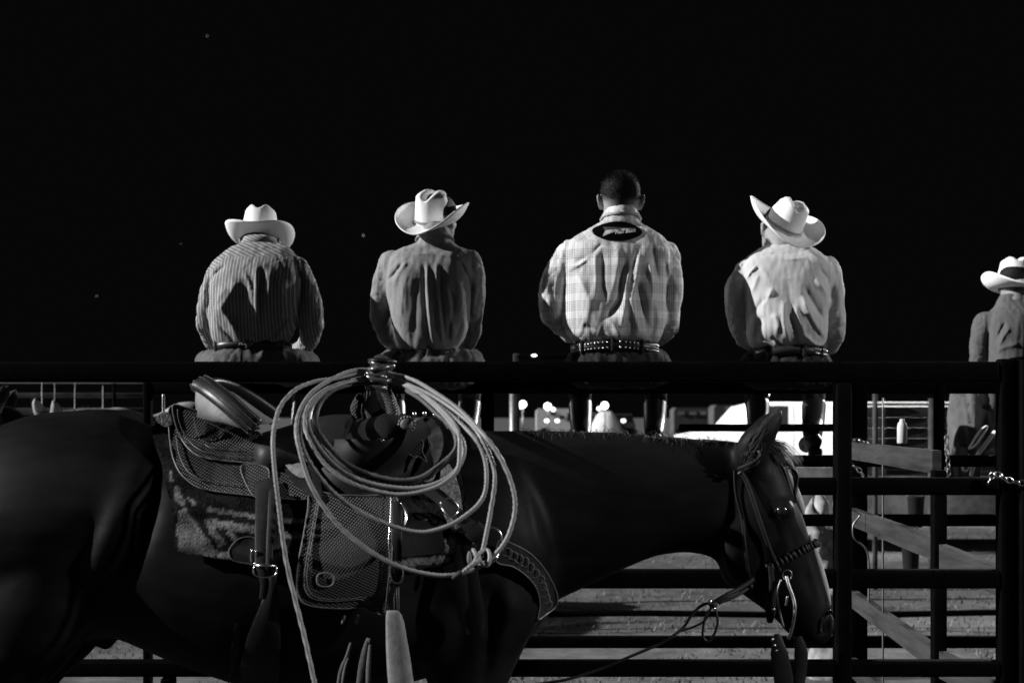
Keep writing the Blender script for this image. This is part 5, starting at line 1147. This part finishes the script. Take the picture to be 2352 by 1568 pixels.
# ------------------------------------------------------------------ other horses at the left
def copy_horse(loc, yaw, sc, coat, label):
    t_ = thing('horse', loc, label, 'horse', 'horses waiting at the left'); t_.rotation_euler = (0, 0, R(yaw)); t_.scale = (sc, sc, sc)
    for ch_ in horse.children:
        c = ch_.copy(); c.data = ch_.data.copy() if ch_.name.startswith('body') else ch_.data; link(c); c.parent = t_
        if ch_.name.startswith('body') or ch_.name.startswith('eyelid') or ch_.name.startswith('nostril'):
            if not ch_.name.startswith('body'): c.data = ch_.data.copy()
            c.data.materials[0] = M[coat]
    return t_
head_local = H(1787, 938)-horse.location        # ear tip offset
def place(px, py, Y, yaw, sc, coat, label):
    rot = Matrix.Rotation(R(yaw), 3, 'Z'); tip = P(px, py, Y); o_ = rot @ (Vector((head_local.x, -.07, 0))*sc)
    return copy_horse(Vector((tip.x-o_.x, tip.y-o_.y, 0)), yaw, (tip.z)/(head_local.z), coat, label)
place(82, 914, 9.5, 255, 1.05, 'pale_horse', 'pale grey horse whose ears show above the bay\'s croup at the left')
place(36, 884, 5.9, 14, 1.08, 'dark_horse', 'dark horse cut by the left edge, one ear above the bay\'s croup')

# ------------------------------------------------------------------ things beyond
# white van
TY = 17.0; tp = thing('van', P(1790, 954, TY)-Vector((0, 0, P(1790, 954, TY).z)), 'big white van parked behind the rails and brightly lit, nose to the left', 'van')
x0 = P(1560, 954, TY).x
prof = [(0, .5), (0, 1.15), (.05, 1.34), (.52, 1.42), (.76, 1.69), (.95, 1.735), (5.1, 1.735), (5.2, 1.5), (5.2, .5)]
bm = bmesh.new(); rings = [[Vector((x0+a, TY+s_, z)) for a, z in prof] for s_ in (-.85, -.80, .95, 1.0)]
for k_ in (0, 3): rings[k_] = [Vector((x0+2.6+(p.x-x0-2.6)*.985, p.y, .55+(p.z-.55)*.985)) for p in rings[k_]]
ring_loft(bm, rings); body_ = bm_obj('body', bm, M['truck'], tp, sharp=35)
def panel(pts, Y, th, m, par, name):
    bm = bmesh.new(); ring_loft(bm, [[Vector((x, Y, z)) for x, z in pts], [Vector((x, Y-th, z)) for x, z in pts]]); return bm_obj(name, bm, m, par, smooth=False)
panel([(x0+.60, 1.40), (x0+.80, 1.66), (x0+.92, 1.69), (x0+1.14, 1.69), (x0+1.14, 1.40)], TY-.848, .006, M['glass'], body_, 'side_window')
panel([(x0+1.2, .62), (x0+1.2, 1.70), (x0+1.208, 1.70), (x0+1.208, .62)], TY-.846, .004, M['glass'], body_, 'door_gap')
panel([(x0+1.80, .62), (x0+1.80, 1.70), (x0+1.812, 1.70), (x0+1.812, .62)], TY-.846, .004, M['steel'], body_, 'door_gap')
panel([(x0+.03, .45), (x0+.03, 1.0), (x0+5.15, 1.0), (x0+5.15, .45)], TY-.852, .012, M['board'], body_, 'lower_cladding')
panel([(x0+.95, 1.24), (x0+1.1, 1.24), (x0+1.1, 1.28), (x0+.95, 1.28)], TY-.85, .02, M['steel'], body_, 'door_handle')
for a in (1.0, 4.5):
    for s in (-.82, .72):
        bm = bmesh.new(); res = bmesh.ops.create_cone(bm, cap_ends=True, segments=28, radius1=.38, radius2=.38, depth=.26, matrix=Matrix.Translation((x0+a, TY+s+.1, .38)) @ Matrix.Rotation(R(90), 4, 'X')); wh = bm_obj('wheel', bm, M['rope_dark'], tp, sharp=40)
        bm = bmesh.new(); bmesh.ops.create_cone(bm, cap_ends=True, segments=20, radius1=.2, radius2=.2, depth=.28, matrix=Matrix.Translation((x0+a, TY+s+.1, .38)) @ Matrix.Rotation(R(90), 4, 'X')); bm_obj('rim', bm, M['steel'], wh, sharp=40)
for s in (-.6, .75):
    bm = bmesh.new(); ellipsoid(bm, (x0+.02, TY+s, .92), .04, .12, .08); bm_obj('headlight', bm, M['glass'], tp)
# far parking: vehicles, trailers and lamps
FY = 90.0
def fp(px, py, Y=FY): return P(px, py, Y)
def far_box(name, px0, px1, ptop, Y, depth, m, label, cat, windows=(), roof=0, group=None, wm='glass'):
    a = P(px0, ptop, Y); b = P(px1, ptop, Y); zt = a.z
    t_ = thing(name, ((a.x+b.x)/2, Y, 0), label, cat, group); bm = bmesh.new(); w_ = b.x-a.x
    pr = [(a.x, .4), (a.x-.0, zt-.15), (a.x+.15, zt), (b.x-.25*roof, zt), (b.x, zt-.25-.5*roof), (b.x, .4)]
    ring_loft(bm, [[Vector((x, Y, z)) for x, z in pr], [Vector((x, Y+depth, z)) for x, z in pr]]); bo = bm_obj('body', bm, m, t_, smooth=False)
    for wx0, wx1, wy0, wy1 in windows:
        bm = bmesh.new(); p0 = P(wx0, wy0, Y); p1 = P(wx1, wy1, Y); box(bm, ((p0.x+p1.x)/2, Y-.02, (p0.z+p1.z)/2), p1.x-p0.x, .06, p0.z-p1.z); bm_obj('window', bm, M[wm], bo, smooth=False)
    for f in (.18, .82):
        bm = bmesh.new(); bmesh.ops.create_cone(bm, cap_ends=True, segments=20, radius1=.42, radius2=.42, depth=.3, matrix=Matrix.Translation((a.x+w_*f, Y+.1, .42)) @ Matrix.Rotation(R(90), 4, 'X')); bm_obj('wheel', bm, M['rope_dark'], t_, sharp=40)
    return t_
far_box('camper_van', 1232, 1338, 938, 86, 2.4, M['truck'], 'small white camper van far off, under two round globe lamps', 'van', [(1264, 1276, 946, 953), (1303, 1330, 948, 966), (1286, 1296, 955, 961)], 1)
far_box('sedan', 1328, 1378, 947, 88, 1.8, M['trailer'], 'light grey car parked at the right end of the camper van', 'car', [(1338, 1352, 950, 956), (1355, 1370, 950, 956)], 1, 'far parked vehicles')
far_box('stock_trailer', 1640, 1790, 930, 84, 2.4, M['trailer_dim'], 'long grey slatted stock trailer far off, above the nose of the white van', 'trailer', [(1668, 1700, 934, 941), (1712, 1740, 934, 941), (1694, 1706, 948, 958), (1717, 1726, 948, 958), (1694, 1706, 962, 968), (1717, 1726, 962, 968)], 0, None, 'trailer')
far_box('horse_trailer', 1548, 1640, 936, 92, 2.4, M['trailer_dim'], 'dim grey horse trailer to the left of the long stock trailer', 'trailer', [(1560, 1572, 945, 952), (1585, 1600, 945, 952), (1610, 1622, 945, 952)], 0, None, 'trailer')
def lamp(px, py, Y, r_px, label, m='lamp', twin=None):
    c = P(px, py, Y); t_ = thing('globe_lamp', (c.x, Y, 0), label, 'lamp', 'globe lamps in the far parking area'); r_ = r_px/F*Y
    bm = bmesh.new(); tube(bm, [(c.x, Y, 0), (c.x, Y, c.z-r_)], .05, 8); bm_obj('pole', bm, M['steel'], t_)
    bm = bmesh.new(); ellipsoid(bm, c, r_, r_, r_); bm_obj('globe', bm, M[m], t_)
    if twin:
        c2 = P(px+twin, py+7, Y); bm = bmesh.new(); ellipsoid(bm, c2, r_*.6, r_*.6, r_*.6); bm_obj('side_globe', bm, M['lamp_dim'], t_)
        bm = bmesh.new(); tube(bm, [c, c2], .03, 6); bm_obj('arm', bm, M['steel'], t_)
lamp(1201, 928, 80, 8, 'round white lamp globe above the left end of the white camper van', twin=-9)
lamp(1258, 933, 80, 8, 'round white lamp globe with a smaller side globe, above the middle of the camper van', twin=13)
lamp(1389, 931, 80, 8, 'round white lamp globe standing alone over the white tent', twin=-13)
lamp(1762, 904, 30, 5.5, 'bright lamp high beyond the left leg of the man in the pale shirt')
# white tent below the third lamp
c = P(1392, 944, 82); t_ = thing('tent', (c.x, 82, 0), 'small white peaked tent lit up below a lone round lamp', 'tent'); bm = bmesh.new()
rings = [ering((c.x, 82, z), (a, 0, 0), (0, a, 0), 12, 3) for a, z in ((1.3, 0), (.85, 1.0), (.55, 1.6), (.3, c.z))]
ring_loft(bm, rings); bm_obj('canopy', bm, M['truck'], t_)
far_box('parked_car', 1404, 1460, 950, 89, 1.8, M['trailer_dim'], 'dark car beside the white tent', 'car', [(1412, 1430, 953, 959), (1436, 1450, 953, 959)], 1, 'far parked vehicles')
for x, m_ in ((1286, 'low light at the wheel of the camper van'), (1310, 'low light below the window of the camper van'), (1432, 'low light beside the dark car'), (1696, 'low light under the long stock trailer'), (1752, 'low light under the right end of the stock trailer')):
    c = P(x-30 if x < 1400 else x, 966, 80); bm = bmesh.new(); ellipsoid(bm, c, .13, .13, .10); o = recentre(bm_obj('marker_light', bm, M['lamp_dim'])); tag(o, m_, 'light', 'marker lights of the far vehicles')
# silvery pole left of the camper
bm = bmesh.new(); c = P(1181, 904, 12); tube(bm, [(c.x, 12, 0), (c.x, 12, c.z+.2)], .042, 14); tag(recentre(bm_obj('pole', bm, M['steel'])), 'round steel pole standing left of the white camper van', 'pole')
t_ = thing('pipe_frame', P(1190, 814, 9)*1.0, 'dull pipe frame whose top corner shows above the rail, left of the plaid shirt', 'frame'); t_.location.z = 0
bm = bmesh.new(); a = P(1186, 812, 9); b_ = P(1420, 816, 9); box(bm, ((a.x), 9, a.z/2), .04, .04, a.z, bev=.005); bm_obj('upright', bm, M['board'], t_)
bm = bmesh.new(); box(bm, ((a.x+b_.x)/2, 9, a.z-.02), b_.x-a.x, .04, .03, bev=.005); bm_obj('crossbar', bm, M['paint2'], t_)
bm = bmesh.new(); ellipsoid(bm, P(1227, 816, 8.9), .019, .012, .009); bm_obj('reflector_glint', bm, M['lamp_dim'], t_)  # glint put in as emission; the part is no lamp
# board fence at the left and at the right behind
def arena_fence(px0, px1, Y, boards, posts, label):
    t_ = thing('arena_fence', (P((px0+px1)/2, 954, Y).x, Y, 0), label, 'fence', 'arena fences further back')
    for py, th, m in boards:
        a = P(px0, py, Y); b_ = P(px1, py, Y); bm = bmesh.new(); box(bm, ((a.x+b_.x)/2, Y, a.z), b_.x-a.x, .03, th/F*Y, bev=.004); bm_obj('board', bm, M[m], t_)
    for px, wd, tpy, lean, m in posts:
        a = P(px, tpy, Y-.06); bm = bmesh.new(); tube(bm, [(a.x-lean, Y-.06, 0), (a.x, Y-.06, a.z)], wd/F*Y/2, 6); bm_obj('post', bm, M[m], t_)
arena_fence(-120, 345, 10.6, [(877, 8, 'trailer'), (908, 12, 'board'), (945, 17, 'board'), (1010, 15, 'board'), (1120, 30, 'board')], [(97, 4, 870, 0, 'steel'), (126, 3, 880, 0, 'steel'), (173, 3, 870, .03, 'steel'), (237, 4, 885, 0, 'steel'), (340, 3, 880, 0, 'steel'), (262, 8, 880, 0, 'paint2')], 'grey board fence beyond the bay\'s croup at the far left')
arena_fence(1936, 2420, 13.0, [(928, 7, 'trailer'), (946, 24, 'board'), (970, 23.7, 'board'), (994, 23.7, 'board'), (1018, 23.7, 'board'), (1042, 23.7, 'board'), (1066, 23.7, 'board'), (1085, 14, 'board'), (1117, 26, 'board')], [(2010, 12, 900, 0, 'board'), (2140, 16, 915, 0, 'board'), (2300, 16, 915, 0, 'board')], 'dim board fence beyond the plank gate at the right')
# white barrel and a bulb
pb = pg(2072, 5.50, 1.425+.047); bm = bmesh.new(); rings = [ering((pb.x, pb.y, pb.z+z), (r_, 0, 0), (0, r_, 0), 18) for r_, z in ((.017, 0), (.019, .004), (.019, .065), (.016, .078), (.009, .086), (.009, .094), (.003, .095))]
ring_loft(bm, rings); tag(recentre(bm_obj('bottle', bm, M['barrel'])), 'small white bottle standing on the top board of the plank gate', 'bottle')
for (x_, y_, Y_, w_, h_, lb) in ((2092, 1232, 8.0, 38, 82, 'black rubber bucket hanging below the second board of the gate'), (2104, 1140, 9.0, 34, 70, 'black rubber bucket hanging between the two upper boards of the gate')):
    tb = thing('bucket', P(x_, y_+h_, Y_), lb, 'bucket'); bm = bmesh.new(); k_ = Y_/F
    ring_loft(bm, [ering(P(x_, y_+h_*f_, Y_), (w_*g_*k_, 0, 0), (0, w_*g_*k_, 0), 20) for f_, g_ in ((1, .40), (.97, .44), (.0, .58), (-.02, .62), (.02, .62), (.03, .56), (.93, .42))]); bm_obj('pail', bm, M['rope_dark'], tb, sharp=50)
    bm = bmesh.new(); tube(bm, catmull([P(x_-w_*.58, y_, Y_), P(x_-w_*.3, y_-h_*.35, Y_), P(x_, y_-h_*.45, Y_), P(x_+w_*.3, y_-h_*.35, Y_), P(x_+w_*.58, y_, Y_)], 5), .005, 6); bm_obj('handle', bm, M['steel'], tb)
bm = bmesh.new(); ellipsoid(bm, P(2072, 966, 14), .018, .018, .022); o = recentre(bm_obj('bulb', bm, M['lamp_dim'])); tag(o, 'small bare bulb glowing above the small white bottle', 'bulb')
# pole lying on the grass behind the horse's neck
bm = bmesh.new(); tube(bm, [(x*.5, 10.5+.01*x, P(0, 1411, 10.5).z+.01*math.sin(x)) for x in range(-2, 9)], .024, 12); tag(recentre(bm_obj('ground_pole', bm, M['paint2'])), 'dark pole lying on the grass below the bay\'s neck', 'pole')
# bits of tack shining near the horse's nose: metal gate frame beyond
t_ = thing('tarpaulin_bundle', P(1880, 1190, 8.5), 'crumpled pale tarpaulin and straps hung beyond the bay horse\'s nose', 'tarpaulin'); t_.location.z = 0
bm = bmesh.new(); rg = random.Random(9)
for k in range(9):
    x = 1850+rg.random()*85; y = 1140+rg.random()*190; limb(bm, [P(x, y, 8.5), P(x+rg.uniform(-8, 30), y+rg.uniform(10, 50), 8.5)], [rg.uniform(.02, .05), rg.uniform(.03, .07)], 10, 2)
limb(bm, [P(1885, 1140, 8.6), P(1890, 1250, 8.6), P(1905, 1400, 8.6), P(1900, 1560, 8.6), Vector((P(1900, 954, 8.6).x, 8.6, .02))], [.04, .08, .10, .12, .14], 12, 3)
me = remesh(bm, .018, 2); co = get_co(me); no = get_no(me); co += no*(fnoise(co, 12, 4)*.03)[:, None]; set_co(me, co); mesh_obj('cloth', me, mat('pale_tarpaulin', .3, .8, .2, nscale=9, namp=.6), t_)
# stars
for i, (x, y, s) in enumerate(((835, 541, 2.2), (476, 83, 1.6), (222, 680, 1.4), (415, 560, 1.0))):
    bm = bmesh.new(); ellipsoid(bm, P(x, y, 900), s*.7/F*900, .3, s*.7/F*900, seg=8, rings=6); o = recentre(bm_obj('star', bm, M['star'])); tag(o, ('brightest star, between the two left hats', 'small star high at the upper left', 'faint star low at the left beside the pinstriped man', 'faintest star left of the leftmost hat')[i], 'star', 'stars')
scn.render.engine = 'CYCLES'
